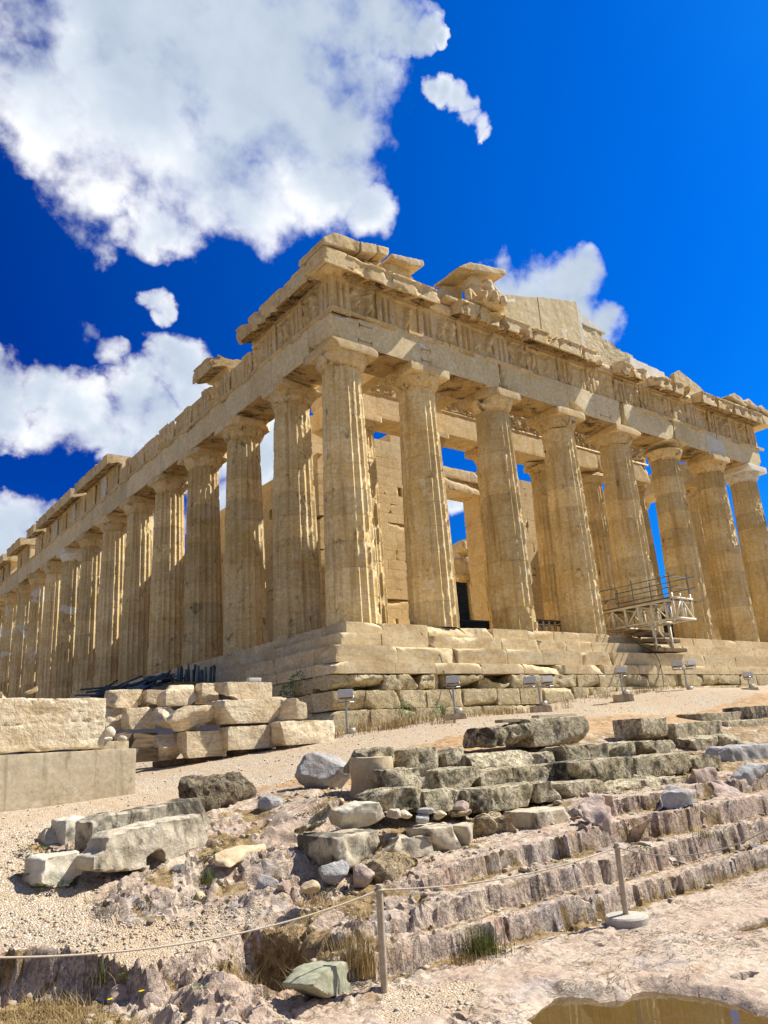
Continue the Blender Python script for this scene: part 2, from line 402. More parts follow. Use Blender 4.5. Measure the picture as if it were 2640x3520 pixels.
M['whiterock'] = stone('white_broken_marble', (.60, .53, .395), (.70, .64, .50), (.36, .29, .17), (.76, .72, .60), 2.0, (1.5, 1.5, 2), .4, .02, crust_col=(.25, .2, .1), bump_s=.8)
M['conglom'] = stone('dark_conglomerate', (.17, .13, .08), (.30, .24, .15), (.06, .05, .035), (.42, .36, .25), 4.5, (2, 2, 2), .5, .25, crust_scale=7, pits=1.2, bump_s=1.0, bump_d=.05)
M['bluerock'] = stone('blue_grey_limestone', (.35, .345, .335), (.46, .445, .42), (.27, .165, .09), (.56, .54, .50), 2.2, (1, 1, 1.5), .55, .08, crust_col=(.2, .11, .06), bump_s=1.0, bump_d=.04)
M['pinkrock'] = stone('pink_limestone', (.42, .31, .25), (.53, .42, .345), (.28, .175, .11), (.62, .54, .46), 2.2, (1, 1, 2), .5, .02, crust_col=(.2, .12, .08), bump_s=1.0, bump_d=.04, veins=(1.5, 1.5, 2))
M['tufa'] = stone('ochre_tufa', (.47, .35, .19), (.56, .44, .27), (.26, .16, .07), (.60, .50, .35), 2.5, (2, 2, 2), .5, .08, crust_col=(.12, .08, .04), spots=(.42, .17, .07), pits=1.0, bump_s=1.0, bump_d=.05)
M['greenrock'] = stone('grey_green_rock', (.25, .255, .165), (.33, .325, .225), (.16, .15, .09), (.40, .385, .29), 2.2, (1, 1, 1.5), .4, None, bump_s=.7, veins=(1.5, 1.5, 2))
M['drum'] = stone('tan_limestone', (.54, .41, .235), (.62, .50, .32), (.40, .28, .13), (.68, .58, .41), 2.2, (2, 2, 2), .4, None, bump_s=.9, bump_d=.02)
M['concrete'] = stone('stained_concrete', (.50, .40, .25), (.60, .50, .34), (.26, .19, .085), (.66, .58, .43), 1.5, (2.6, 2.6, .22), .95, .22, crust_col=(.22, .16, .07), bump_s=.4)
M['discstone'] = stone('post_base_concrete', (.50, .45, .37), (.58, .53, .45), (.36, .32, .25), None, 5, (2, 2, 2), .4, None, bump_s=.9, bump_d=.012)
def plain(name, colr, rough=.5, metal=0.0, noise=.0, scale=8.0, stretch=(1, 1, 1), bs=.1):
    mt, t, b = pbsdf(name)
    tc = t.new('ShaderNodeTexCoord'); n = t.noise(t.scale(tc.outputs['Object'], stretch), scale, 5, .6)
    dk = tuple(c*(1-noise) for c in colr); lt = tuple(min(1, c*(1+noise*.6)) for c in colr)
    t.put(b.inputs['Base Color'], t.mix(t.mr(n, .35, .65), dk, lt)); b.inputs['Roughness'].default_value = rough; b.inputs['Metallic'].default_value = metal
    bump(t, b, n, bs, .01)
    return mt
M['postpaint'] = plain('beige_painted_post', (.47, .39, .28), .5, 0, .25, 14)
M['rope'] = plain('pale_rope', (.48, .41, .31), .8, 0, .15, 60)
M['lampgrey'] = plain('pale_lamp_housing', (.68, .66, .60), .4, 0, .08)
M['lampdark'] = plain('lamp_glass', (.14, .13, .11), .15, 0, .1)
M['galv'] = plain('galvanised_steel', (.42, .42, .40), .45, .6, .15)
M['pipe'] = plain('dark_painted_pipe', (.045, .075, .095), .5, .3, .4, 4)
M['pipelight'] = plain('worn_blue_pipe', (.11, .17, .20), .5, .3, .35, 4)
M['whitesteel'] = plain('cream_painted_steel', (.74, .68, .53), .45, 0, .10, 5)
M['railsteel'] = plain('grey_rail_tube', (.17, .19, .20), .4, .6, .25, 6)
M['plank'] = plain('weathered_plank', (.34, .27, .17), .8, 0, .35, 3, (1, 9, 9), .4)
M['paleplank'] = plain('pale_plank', (.62, .52, .36), .75, 0, .2, 3, (1, 9, 9), .3)
M['timber'] = plain('dark_timber', (.20, .14, .08), .85, 0, .4, 3, (1, 8, 8), .4)
M['sheet'] = plain('dark_corrugated_sheet', (.055, .075, .085), .45, .5, .3, 3)
M['cable'] = plain('black_cable', (.02, .02, .02), .6)
def leafmat(name, A, B):
    mt, t, b = pbsdf(name); tc = t.new('ShaderNodeTexCoord')
    n = t.noise(tc.outputs['Object'], 5.0, 3, .6); n2 = t.noise(tc.outputs['Object'], 40.0, 2, .5)
    c = t.mix(t.mr(t.math('ADD', t.math('MULTIPLY', n, .6), t.math('MULTIPLY', n2, .4)), .4, .6), A, B)
    t.put(b.inputs['Base Color'], c); b.inputs['Roughness'].default_value = .7
    return mt
M['drygrass'] = leafmat('dry_grass_blades', (.25, .17, .06), (.46, .34, .15))
M['greengrass'] = leafmat('green_grass_blades', (.08, .10, .02), (.20, .20, .05))
M['weed'] = leafmat('weed_leaves', (.04, .085, .018), (.10, .16, .035))
M['pebble'] = stone('path_pebbles', (.40, .32, .22), (.56, .48, .36), (.24, .18, .11), (.66, .60, .50), 6.0, (1, 1, 1), .3, None, bump_s=.3)
def terrain_mat():
    mt, t, b = pbsdf('hilltop_ground'); b.inputs['Roughness'].default_value = .9
    tc = t.new('ShaderNodeTexCoord'); co = tc.outputs['Object']
    z = t.new('ShaderNodeAttribute', attribute_type='GEOMETRY', attribute_name='zone')
    sp = t.new('ShaderNodeSeparateColor'); t.put(sp.inputs[0], z.outputs['Color'])
    grav, dirt, soil = sp.outputs[0], sp.outputs[1], sp.outputs[2]
    # limestone
    n1 = t.noise(co, .9, 5, .6, .5); n2 = t.noise(t.scale(co, (1.2, 2.6, 3.0)), 2.4, 7, .65, .8); n3 = t.noise(co, 16, 6, .68)
    c = t.mix(t.mr(n1, .38, .62), (.455, .335, .245), (.56, .45, .335))
    c = t.mix(t.math('MULTIPLY', t.mr(n2, .52, .66), .7), c, (.63, .54, .425))
    c = t.mix(t.math('MULTIPLY', t.mr(t.noise(co, 1.7, 5, .6, 1.0), .55, .70), .75), c, (.36, .335, .33))
    c = t.mix(t.math('MULTIPLY', t.mr(t.noise(co, 3.3, 6, .66, .6), .56, .68), .65), c, (.36, .235, .11))
    c = t.mix(t.math('MULTIPLY', t.mr(t.noise(co, .8, 4, .6, 1.2), .62, .72), .55), c, (.46, .22, .13))
    cv = t.noise(t.scale(co, (.7, 1.6, 1.6)), 2.1, 7, .62, 1.4); cv2 = t.noise(t.scale(co, (1.5, .8, 1.6)), 3.1, 6, .62, 1.2)
    crk = t.math('MAXIMUM', t.math('SUBTRACT', 1.0, t.mr(t.math('ABSOLUTE', t.math('SUBTRACT', cv, .5)), .0, .012)), t.math('SUBTRACT', 1.0, t.mr(t.math('ABSOLUTE', t.math('SUBTRACT', cv2, .52)), .0, .008)))
    crk = t.math('MULTIPLY', crk, t.mr(t.noise(co, 1.3, 3, .6), .42, .58))
    c = t.mix(t.math('MULTIPLY', crk, .7), c, (.17, .11, .07))
    fin = t.mr(n3, .3, .7, .76, 1.16); cc = t.new('ShaderNodeCombineColor')
    for i in range(3): t.put(cc.inputs[i], fin)
    c = t.mix(1.0, c, cc.outputs[0], 'MULTIPLY')
    # gravel
    vc = t.voro(co, 55, 'F1', 'Color'); sg = t.new('ShaderNodeSeparateColor'); t.put(sg.inputs[0], vc)
    g = t.mix(sg.outputs[0], (.36, .27, .175), (.56, .46, .33)); g = t.mix(t.math('GREATER_THAN', sg.outputs[1], .86), g, (.68, .62, .52))
    g = t.mix(t.math('MULTIPLY', t.mr(t.noise(co, .9, 4, .6), .40, .62), .7), g, (.50, .37, .23))
    dn = t.noise(co, 5, 6, .65); dd = t.mix(t.mr(dn, .35, .65), (.36, .22, .10), (.53, .36, .20))
    so = t.mix(t.mr(t.noise(co, 7, 6, .7), .35, .65), (.17, .11, .045), (.42, .30, .15))
    edge = t.math('MULTIPLY', t.math('SUBTRACT', t.noise(co, 6, 8, .72), .5), 1.5)
    def w_(v): return t.mr(t.math('ADD', v, edge), .35, .62, 0, 1, True)
    gm = t.new('ShaderNodeNewGeometry'); nz = t.new('ShaderNodeSeparateXYZ'); t.put(nz.inputs[0], gm.outputs['True Normal'])
    cut = t.math('MULTIPLY', t.mr(nz.outputs[2], .62, .30), t.mr(t.noise(co, 1.4, 4, .6), .36, .56))  # steep faces: cut-rock mauve and blue-grey, with part of their shading mixed in
    c = t.mix(t.math('MULTIPLY', cut, .42), c, t.mix(t.mr(t.noise(co, .75, 3, .6), .48, .58), t.mix(t.mr(n3, .4, .6), (.33, .235, .205), (.52, .40, .345)), t.mix(t.mr(n3, .4, .6), (.28, .265, .27), (.46, .435, .42))))
    peck = t.math('MULTIPLY', t.mr(t.noise(t.scale(co, (34, 34, 13)), 1.0, 3, .6), .52, .60), t.mr(nz.outputs[2], .62, .30))
    c = t.mix(t.math('MULTIPLY', peck, .45), c, (.16, .11, .09))
    c = t.mix(w_(soil), c, so); c = t.mix(w_(dirt), c, dd); c = t.mix(w_(grav), c, g)
    t.put(b.inputs['Base Color'], c)
    h = t.math('ADD', t.math('MULTIPLY', n3, .6), t.math('MULTIPLY', n2, .9)); h = t.math('ADD', h, t.math('MULTIPLY', t.noise(co, 55, 4, .7), .25))
    h = t.math('SUBTRACT', t.math('SUBTRACT', h, t.math('MULTIPLY', crk, .7)), t.math('MULTIPLY', peck, .5))
    hg = t.math('SUBTRACT', 1.0, t.math('MULTIPLY', t.voro(co, 55, 'F1', 'Distance'), .6))
    hm = t.new('ShaderNodeMix', data_type='FLOAT'); t.put(hm.inputs[0], w_(grav)); t.put(hm.inputs[2], h); t.put(hm.inputs[3], hg)
    bump(t, b, hm.outputs[0], .9, .03)
    return mt
M['ground'] = terrain_mat()
def water_mat():
    mt, t, b = pbsdf('muddy_puddle_water'); tc = t.new('ShaderNodeTexCoord')
    n = t.noise(tc.outputs['Object'], 1.6, 4, .5)
    t.put(b.inputs['Base Color'], t.mix(n, (.075, .046, .014), (.11, .07, .022))); b.inputs['Roughness'].default_value = .02
    b.inputs['Specular IOR Level'].default_value = .5
    bump(t, b, t.noise(tc.outputs['Object'], 9, 2, .5), .02, .01)
    return mt
M['water'] = water_mat()
M['plain_'] = plain('distant_plain', (.30, .26, .18), .95, 0, .3, .02)
# ------------------------------------------------------------------ terrain
CTRL = np.array([(-12.7,-12.8,-5.38),(-12,-13.3,-5.38),(-11,-13.2,-5.38),(-10.3,-14,-5.36),(-9.5,-14.3,-5.34),(-11.93,-12.4,-5.25),(-10.5,-12.9,-5.2),(-9.3,-13,-5.15),
 (-12.6,-11.2,-4.75),(-11.5,-11.5,-5.0),(-10.4,-12,-4.95),(-9.5,-10.8,-4.65),(-7.6,-10.6,-4.55),(-7.4,-11.3,-4.62),(-8.7,-12.6,-4.95),
 (-12.3,-10.8,-4.62),(-12,-8,-4.4),(-10.5,-7.5,-4.28),(-9.5,-9.0,-4.38),(-6,-8.5,-4.0),(-3,-7.5,-3.68),(0,-7,-3.52),(3.5,-7,-3.41),(12.5,-7,-3.04),(20,-3,-2.6),
 (-1,-3,-3.45),(5,-3,-3.2),(-8,-3,-4.0),(-4,-3,-3.68),(-6,1,-3.7),(-11,5,-3.9),(-15,-5,-4.5),(-3,6,-2.5),(-3,20,-1.9),(-5.5,9,-2.8),(-14,-11,-4.85),(-14,-12.5,-5.3),
 (-20,10,-4.2),(-10,40,-3.6),(40,-5,-2.2),(-5,80,-3.6),(-18,-14,-5.5),(30,-8,-2.5),(2,-10,-4.32),(8,-9.5,-4.1),(-3,-10.2,-4.4),(14,-10,-3.95),(25,-10,-3.6),(5,-12,-4.6)], float)
def tps_fit(C):
    n = len(C); d = np.hypot(C[:, None, 0]-C[None, :, 0], C[:, None, 1]-C[None, :, 1]); Kk = np.where(d > 0, d*d*np.log(np.maximum(d, 1e-9)), 0)+np.eye(n)*.3
    P = np.c_[np.ones(n), C[:, :2]]; A = np.block([[Kk, P], [P.T, np.zeros((3, 3))]]); return np.linalg.solve(A, np.r_[C[:, 2], 0, 0, 0])
TW = tps_fit(CTRL)
def tps(x, y):
    r = TW[-3]+TW[-2]*x+TW[-1]*y
    for (a, b, c), wv in zip(CTRL, TW[:-3]):
        d2 = (x-a)**2+(y-b)**2; r = r+wv*.5*d2*np.log(np.maximum(d2, 1e-12))
    return r
def cells(x, y, seed):
    '''cracked rock: height offset of each joint block, and distance to its nearest joint'''
    ix, iy = np.floor(x).astype(np.int64), np.floor(y).astype(np.int64); f1 = np.full(len(x), 9.); f2 = np.full(len(x), 9.); h = np.zeros(len(x))
    for a in (-1, 0, 1):
        for b in (-1, 0, 1):
            u = _hash(ix+a, iy+b, ix*0, seed)/4294967295.; v = _hash(ix+a, iy+b, ix*0+7, seed)/4294967295.; k = _hash(ix+a, iy+b, ix*0+13, seed)/4294967295.
            px, py = ix+a+.1+.8*u, iy+b+.1+.8*v; d = np.hypot(x-px, y-py); hk = (k-.5)+(x-px)*(u-.5)*.5+(y-py)*(v-.5)*.5
            n = d < f1; f2 = np.where(n, f1, np.minimum(f2, d)); h = np.where(n, hk, h); f1 = np.where(n, d, f1)
    return h, f2-f1
def path_front(x): return np.interp(x, [-20,-16,-12.3,-10,-8,-6,-3,0,3.5,13.9,25,60], [-11.2,-10.6,-10.9,-9.9,-9.4,-9.0,-8.0,-7.3,-7.3,-6.6,-5.2,-5.2])
def ledge(x): return np.interp(x, [-20,-14,-12.71,-12.15,-11.89,-11.62,-11.1,-10.8,-10.5,-10.2,-9,60], [-12.4,-12.6,-12.89,-13.4,-14.2,-14.3,-14.1,-13.75,-14.3,-14.65,-14.65,-14.66])
S3Y, S4Y = -14.12, -13.62
POOL = np.array([(-9.91,-16.43),(-9.81,-16.39),(-9.59,-16.29),(-9.35,-16.19),(-9.21,-16.38),(-9.26,-16.55),(-9.08,-16.66),(-8.81,-16.62),(-8.73,-16.81),(-8.64,-17.05),(-8.67,-17.35),(-8.76,-17.53),(-8.6,-18.3),(-9.6,-18.9),(-10.7,-18.2),(-10.5,-17.0)])
def poly_dist(x, y, P):
    d = np.full(len(x), 1e9); ins = np.zeros(len(x), bool)
    for (x0, y0), (x1, y1) in zip(P, np.roll(P, -1, 0)):
        dx, dy = x1-x0, y1-y0; t = np.clip(((x-x0)*dx+(y-y0)*dy)/(dx*dx+dy*dy), 0, 1); d = np.minimum(d, np.hypot(x-x0-t*dx, y-y0-t*dy))
        c = (y0 > y) != (y1 > y); ins ^= c & (x < dx*(y-y0)/(dy if dy else 1e-9)+x0)
    return np.where(ins, -d, d)
def terrain(x, y, detail=True):
    """ground height and the zone weights (gravel, dirt, soil)"""
    x = np.asarray(x, float).ravel(); y = np.asarray(y, float).ravel(); P = np.c_[x, y, 0*x]
    j = (.08+.02*sstep(-9, -10, x))*fbm(P*1.5, 4, 5)+.022*fbm(P*6, 3, 8)
    jl = j+.16*fbm(P*1.1, 3, 11)*(x < -10.2)
    def blk(y0, wd, sd, am):
        xx = x+.5*pn(np.c_[y*0+sd, x*.8, y*0], sd); c_ = np.floor(xx/wd+.37*sd); f_ = xx/wd+.37*sd-c_
        r_ = (_hash(c_.astype(np.int64), (c_*0+sd).astype(np.int64), (c_*0).astype(np.int64), sd)/4294967295.)-.5
        return am*r_-.035*np.exp(-(np.minimum(f_, 1-f_)*wd/.02)**2)
    j1, j2, j3, j4 = (blk(0, w_, s_, a_) for w_, s_, a_ in ((2.1, 3, .06), (1.9, 4, .08), (1.7, 5, .22), (1.5, 6, .36)))
    up = tps(x, y)
    zr = np.interp(y, [-14.7,-14.3,-13.7,-13.1,-12.7,-12.3,-11.9,-11.3,-10.7,-10.2,-9.4], [-5.33,-5.31,-5.16,-5.04,-4.92,-4.78,-4.62,-4.56,-4.48,-4.42,-4.2])
    # carved rock steps S3, S4 sharpen the slope on the right
    ky3 = y-S3Y+j*.8+j3; ky4 = y-np.interp(x, [-5.8, -5.2], [-13.0, S4Y])+j+j4
    h2_, h3_ = np.interp(x, [-8.8, -5.4], [-5.34, -5.27]), np.interp(x, [-8.8, -5.4], [-5.16, -4.99]); h4_ = np.interp(x, [-8.8, -5.9, -5.2], [-4.97, -4.95, -4.80])
    st = h2_+(h3_-h2_)*sstep(-.02, .02, ky3)+(h4_-h3_)*sstep(-.02, .02, ky4)+np.clip(y+12.9, 0, 10)*.12
    wst = sstep(-9.3, -8.7, x+jl)*(1-sstep(-12.9, -12.4, y))
    zr = zr*(1-wst)+np.minimum(st, -4.72)*wst
    wr = sstep(-9.6, -8.4, x+2*j)*(1-sstep(-10.6, -9.4, y))
    up = up*(1-wr)+zr*wr
    front = y-ledge(x)+jl+j2*sstep(-10.6, -9.8, x)
    fw = .022+.10*sstep(-10.0, -10.8, x); f2 = sstep(-fw, fw, front)
    s1 = sstep(-.02, .02, y+15.02+j+j1)*sstep(-10.75, -10.35, x+j)
    floor = -5.75+.21*s1-.02*np.clip(-16-y, 0, 6)+np.clip(x+6, 0, 20)*.012
    z = floor*(1-f2)+np.maximum(up, floor)*f2
    # left nose of broken rock in front of the ledge, and the hollow with grass beside it
    z += .22*np.exp(-(((x+11.55)/.28)**2+((y+14.75)/.42)**2))*(f2 < .5)
    z -= .16*np.exp(-(((x+10.75)/.35)**2+((y+14.2)/.4)**2))
    # flat-topped lumps of bedrock on the left slope
    for a, b, rx, ry, hgt in ((-11.15,-12.55,.62,.28,.11),(-9.95,-12.75,.55,.30,.13),(-8.75,-11.6,.6,.4,.08),(-10.3,-13.35,.5,.2,.05),(-9.3,-12.1,.5,.25,.08),(-8.4,-12.9,.5,.3,.08)):
        e = ((x-a+j*2)/rx)**2+((y-b+j)/ry)**2; z += hgt*sstep(1.15, .3, e)
    # puddle basin
    pe = poly_dist(x, y, POOL)+.05*fbm(P*2.2, 4, 21)
    basin = sstep(.13, -.12, pe); z -= .12*basin
    for a, b, rx, ry in ((-6.62, -16.38, .34, .13), (-8.2, -17.12, .16, .07), (-5.2, -15.9, .5, .12)): z -= .07*sstep(1.0, .7, ((x-a)/rx)**2+((y-b)/ry)**2+.5*fbm(P*4, 3, 4))
    pf = path_front(x)
    grav = sstep(-.25, .15, y-pf+j*2)*(1-sstep(-1.0, -.4, y)*(x > -1.5))
    gl = sstep(-11.2, -12.0, x+.35*(y+12.6)+j*4)*sstep(.06, .22, front)*sstep(-10.0, -10.6, y)
    gb = .8*sstep(1.0, .5, ((x+10.25)/.6)**2+((y+15.75)/.35)**2+.8*fbm(P*2, 4, 31))
    gf = sstep(.10, .3, front)*sstep(-9.8, -10.8, x)*sstep(-12.85, -13.2, y-.2*(x+11))*.55
    grav = np.clip(grav+gl+gb+gf, 0, 1)
    dirt = sstep(-1.9, -.9, y-pf+j*3)*(1-grav)*sstep(-9.5, -6, x)+sstep(-.5, -.25, y-pf+j*2)*(1-grav)
    dirt = np.clip(dirt, 0, 1)
    so = sstep(.06, .30, fbm(P*1.25, 4, 41)+.05)*sstep(.05, .2, front)*sstep(-.4, -1.2, y-pf)*.85*(1-.65*sstep(-9.4, -8.8, x)*sstep(-13.3, -13.6, y))
    crev = np.exp(-((y+15.09+j)/.07)**2)*(x > -10.3)+np.exp(-((front+.10)/.06)**2)*.8*(x > -10.4)+np.exp(-((ky3+.10)/.07)**2)*f2*(x > -9)+np.exp(-((ky4+.12)/.09)**2)*f2*(x > -8.8)
    pit = np.exp(-(((x+10.75)/.5)**2+((y+14.35)/.5)**2)**2)+sstep(-11.9, -12.3, x)*sstep(-.16, -.3, front)*.8
    so = np.clip(so+crev*.9+pit, 0, 1)*(1-grav)*(1-dirt)
    right = sstep(-9.2, -8.2, x)*f2*sstep(-13.3, -12.9, y)*sstep(-.6, -1.4, y-pf); so = np.clip(so+right*.55*sstep(-.3, .25, fbm(P*1.6, 4, 45)+.1)*(1-dirt), 0, 1)
    far_ = sstep(-1.2, -.6, y)*(x > -.8); so = np.clip(so+far_*.4, 0, 1)
    rock = np.clip(1-grav-dirt*.9-so*.55, 0.03, 1)
    if detail:
        flat = 1.0-.45*sstep(-9.6, -9.0, x)*(y > -15.4)-sstep(-15.2, -15.6, y)*.60+.55*sstep(-9.6, -10.4, x)*sstep(-15.6, -15.0, y)
        wq = P*np.array((1.3, 2.2, 1)); wq = wq+.35*np.c_[fbm(P*2, 2, 51), fbm(P*2+9, 2, 52), 0*x]
        z = z+rock*flat*(.045*(ridged(wq*1.1, 5, 61)-.4)+.026*fbm(P*9, 4, 62))+rock*.013*fbm(P*24, 3, 63)
        z = z+(1-rock)*(.012*fbm(P*5, 3, 64)+.006*fbm(P*22, 2, 65))
        brk = np.clip(.25+.75*sstep(-9.3, -10.2, x)*sstep(-15.3, -14.9, y)+.5*sstep(.05, .3, fbm(P*.7, 2, 81)), 0, 1)*np.where((y < -15.2) & (x > -10.2), .32, 1)
        wx = wq[:, 0]+.25*fbm(P*2.5, 3, 82); wy = wq[:, 1]+.25*fbm(P*2.5+5, 3, 83)
        h1, e1 = cells(wx*1.5, wy*1.3, 84); h2, e2 = cells(wx*4.0+3, wy*3.4, 85)
        z = z+rock*brk*((.10-.045*sstep(-9.3, -10.0, x))*h1+.042*h2)-rock*brk*(.055*sstep(.10, .0, e1)+.022*sstep(.12, .0, e2))
        so = np.clip(so+.75*brk*sstep(.09, .02, e1)*(1-grav), 0, 1)
    return z, grav, dirt, so, basin
def axis(*segs):
    o = [segs[0][0]]
    for a, b, s in segs:
        n = max(1, int(round((b-a)/s))); o.extend(list(np.linspace(a, b, n+1)[1:]))
    return np.array(o)
gx = axis((-26,-15,.5),(-15,-13.4,.08),(-13.4,-4,.026),(-4,4,.05),(4,16,.11),(16,46,.4))
gy = axis((-21,-18.6,.12),(-18.6,-15.7,.03),(-15.7,-13.2,.018),(-13.2,-12.2,.03),(-12.2,-9,.045),(-9,-1,.12),(-1,9,.3),(9,95,2.0))
GX, GY = np.meshgrid(gx, gy, indexing='ij')
gz, gG, gD, gS, gB = terrain(GX, GY)
# risers get chisel marks and a little overhang: push vertices along -y by a striped noise where the ground is steep
Zg = gz.reshape(GX.shape); dy = np.abs(np.gradient(Zg, axis=1)/np.gradient(GY, axis=1)); steep = sstep(.8, 2.0, dy).ravel()
Pq = np.c_[GX.ravel()*22, GY.ravel()*3, gz*9]
steep = steep*(.3+.7*sstep(-10.6, -10.2, GX.ravel()))
gyv = GY.ravel()-steep*(.020*pn(Pq, 71)+.02*pn(Pq*np.array((.25, 1, .4)), 72)); gxv = GX.ravel()+steep*.01*pn(Pq*1.3, 73)
V = np.c_[gxv, gyv, gz]; idx = np.arange(GX.size).reshape(GX.shape)
F = np.stack([idx[:-1, :-1], idx[1:, :-1], idx[1:, 1:], idx[:-1, 1:]], -1).reshape(-1, 4)
ground = tag(mk('ground', V, F, M['ground'], sharp=32), kind='structure')
at_ = ground.data.color_attributes.new('zone', 'FLOAT_COLOR', 'POINT')
at_.data.foreach_set('color', np.c_[gG, gD, gS, np.ones(len(gz))].astype(np.float32).ravel())
def gz_at(x, y): return float(terrain([x], [y], True)[0][0])
pV, pF = box(-1500, 1500, -1500, 1500, -14.2, -14)
tag(mk('plain_below', pV, pF, M['plain_'], sharp=None), kind='structure')
# standing water
def pool(name, pts, z):
    n = len(pts); Vp = [(a, b, z) for a, b in pts]; tag(mk(name, Vp, [list(range(n))], M['water'], sharp=None), kind='structure')
pool('puddle', [(-10.8,-18.9),(-8.45,-18.9),(-8.45,-16.9),(-8.7,-16.5),(-9.3,-16.0),(-9.8,-16.15),(-10.8,-16.9)], -5.828)
pool('puddle', [(-7.0,-16.55),(-6.2,-16.55),(-6.2,-16.2),(-7.0,-16.2)], -5.79)
TT = np.concatenate([np.arange(4.5, 14, .02), np.arange(14, 60, .1)])
def ground_dist(px, py):
    '''how far away the ground is along a line of sight'''
    d = ray(px, py); d = d/math.hypot(d[0], d[1]); P = CAM+TT[:, None]*d; g = terrain(P[:, 0], P[:, 1], False)[0]
    k = np.where(P[:, 2] < g)[0]; return float(TT[k[0]]) if len(k) else 30.0
# ------------------------------------------------------------------ the temple
ZT = 0.06
temple = empty('ancient_temple', (0, 0, ZT), 'huge ruined honey marble temple with fluted columns and broken gable', 'temple')
def tp(name, VF, mat, parent=None, sharp=35, **props):
    V, F = VF
    o = mk(name, V, F, M[mat], parent or temple, sharp)
    for k, v in props.items(): o[k] = v
    return o
FX = [1.02]
for d in [3.68]+[4.296]*5+[3.68]: FX.append(FX[-1]+d)
FY = [1.02]
for d in [3.69]+[4.296]*14+[3.69]: FY.append(FY[-1]+d)
LX, LY = 30.88, 69.5
# --- stepped platform and its foundation courses: (z top, z bottom, offset outwards, material, block length)
STEPS = [(0, -.47, .0, 'step', 1.75, 'stylobate'), (-.48, -.96, .70, 'step', 1.9, 'step'), (-.97, -1.50, 1.40, 'step', 2.0, 'step'), (-1.51, -1.86, 1.62, 'step', 2.2, 'levelling_course'),
         (-1.87, -2.35, 1.66, 'poros', 1.5, 'foundation_course'), (-2.36, -2.92, 1.80, 'poros', 1.35, 'foundation_course'), (-2.93, -3.60, 1.92, 'poros', 1.45, 'foundation_course'), (-3.61, -4.3, 2.0, 'poros', 1.6, 'foundation_course')]
def course(zt, zb, off, blen, seed, front, kind):
    rs = np.random.RandomState(seed); parts = []; h = zt-zb; D = 1.25
    poros = kind == 'foundation_course'
    if front: a, b = -off, LX+off
    else: a, b = -off+D, LY+off
    p = a; k = 0
    while p < b-.3:
        L = blen*rs.uniform(.75, 1.3); L = min(L, b-p)
        if b-p-L < .6: L = b-p
        d = math.hypot(p-a, 0)
        res = (.075 if p < 12 else .12) if front else (.10 if p < 10 else .3)
        big = k == 0 and front
        if poros:
            r_, am, ch, cs, pt = rs.uniform(.012, .03), .020, 4, .12, .02
            if front and zt == -1.87 and p < 8: r_, am, cs, pt = .06, .05, .25, .06
        else:
            r_, am, ch, cs, pt = .014, .008, (3 if k else 2), (.10 if big else rs.choice([.03, .07, .16], p=[.5, .35, .15])), 0
        g = rs.uniform(.004, .016) if not poros else rs.uniform(.01, .03)
        out = rs.uniform(-.01, .01) if not poros else rs.uniform(-.05, .03)
        if res > .2: ch = 0
        V, F = rough_block(L-g, D, h-.006, seed*97+k, r_, am, res, ch, cs, 2.2, 0, pt, up=not poros and front)
        V[:, 2] += zb; V[:, 0] += p+L/2; V[:, 1] += D/2-off-out
        if not front: V = np.c_[V[:, 1], V[:, 0], V[:, 2]]; F = F[:, ::-1]
        parts.append((V, F)); p += L; k += 1
    return joinVF(parts)
for i, (zt, zb, off, mt, bl, nm) in enumerate(STEPS):
    tp(nm, course(zt, zb, off, bl, 11+i, True, nm), mt, sharp=40)
    tp(nm, course(zt, zb, off, bl, 51+i, False, nm), mt, sharp=40)
core = [box(-o_+1.0, LX+o_-1.0, -o_+1.0, LY+o_-1.0, zb, zt-.03) for zt, zb, o_ in ((0, -.47, 0), (-.48, -.96, .7), (-.97, -4.3, 1.4))]
tp('platform_core', joinVF(core), 'step', sharp=None)

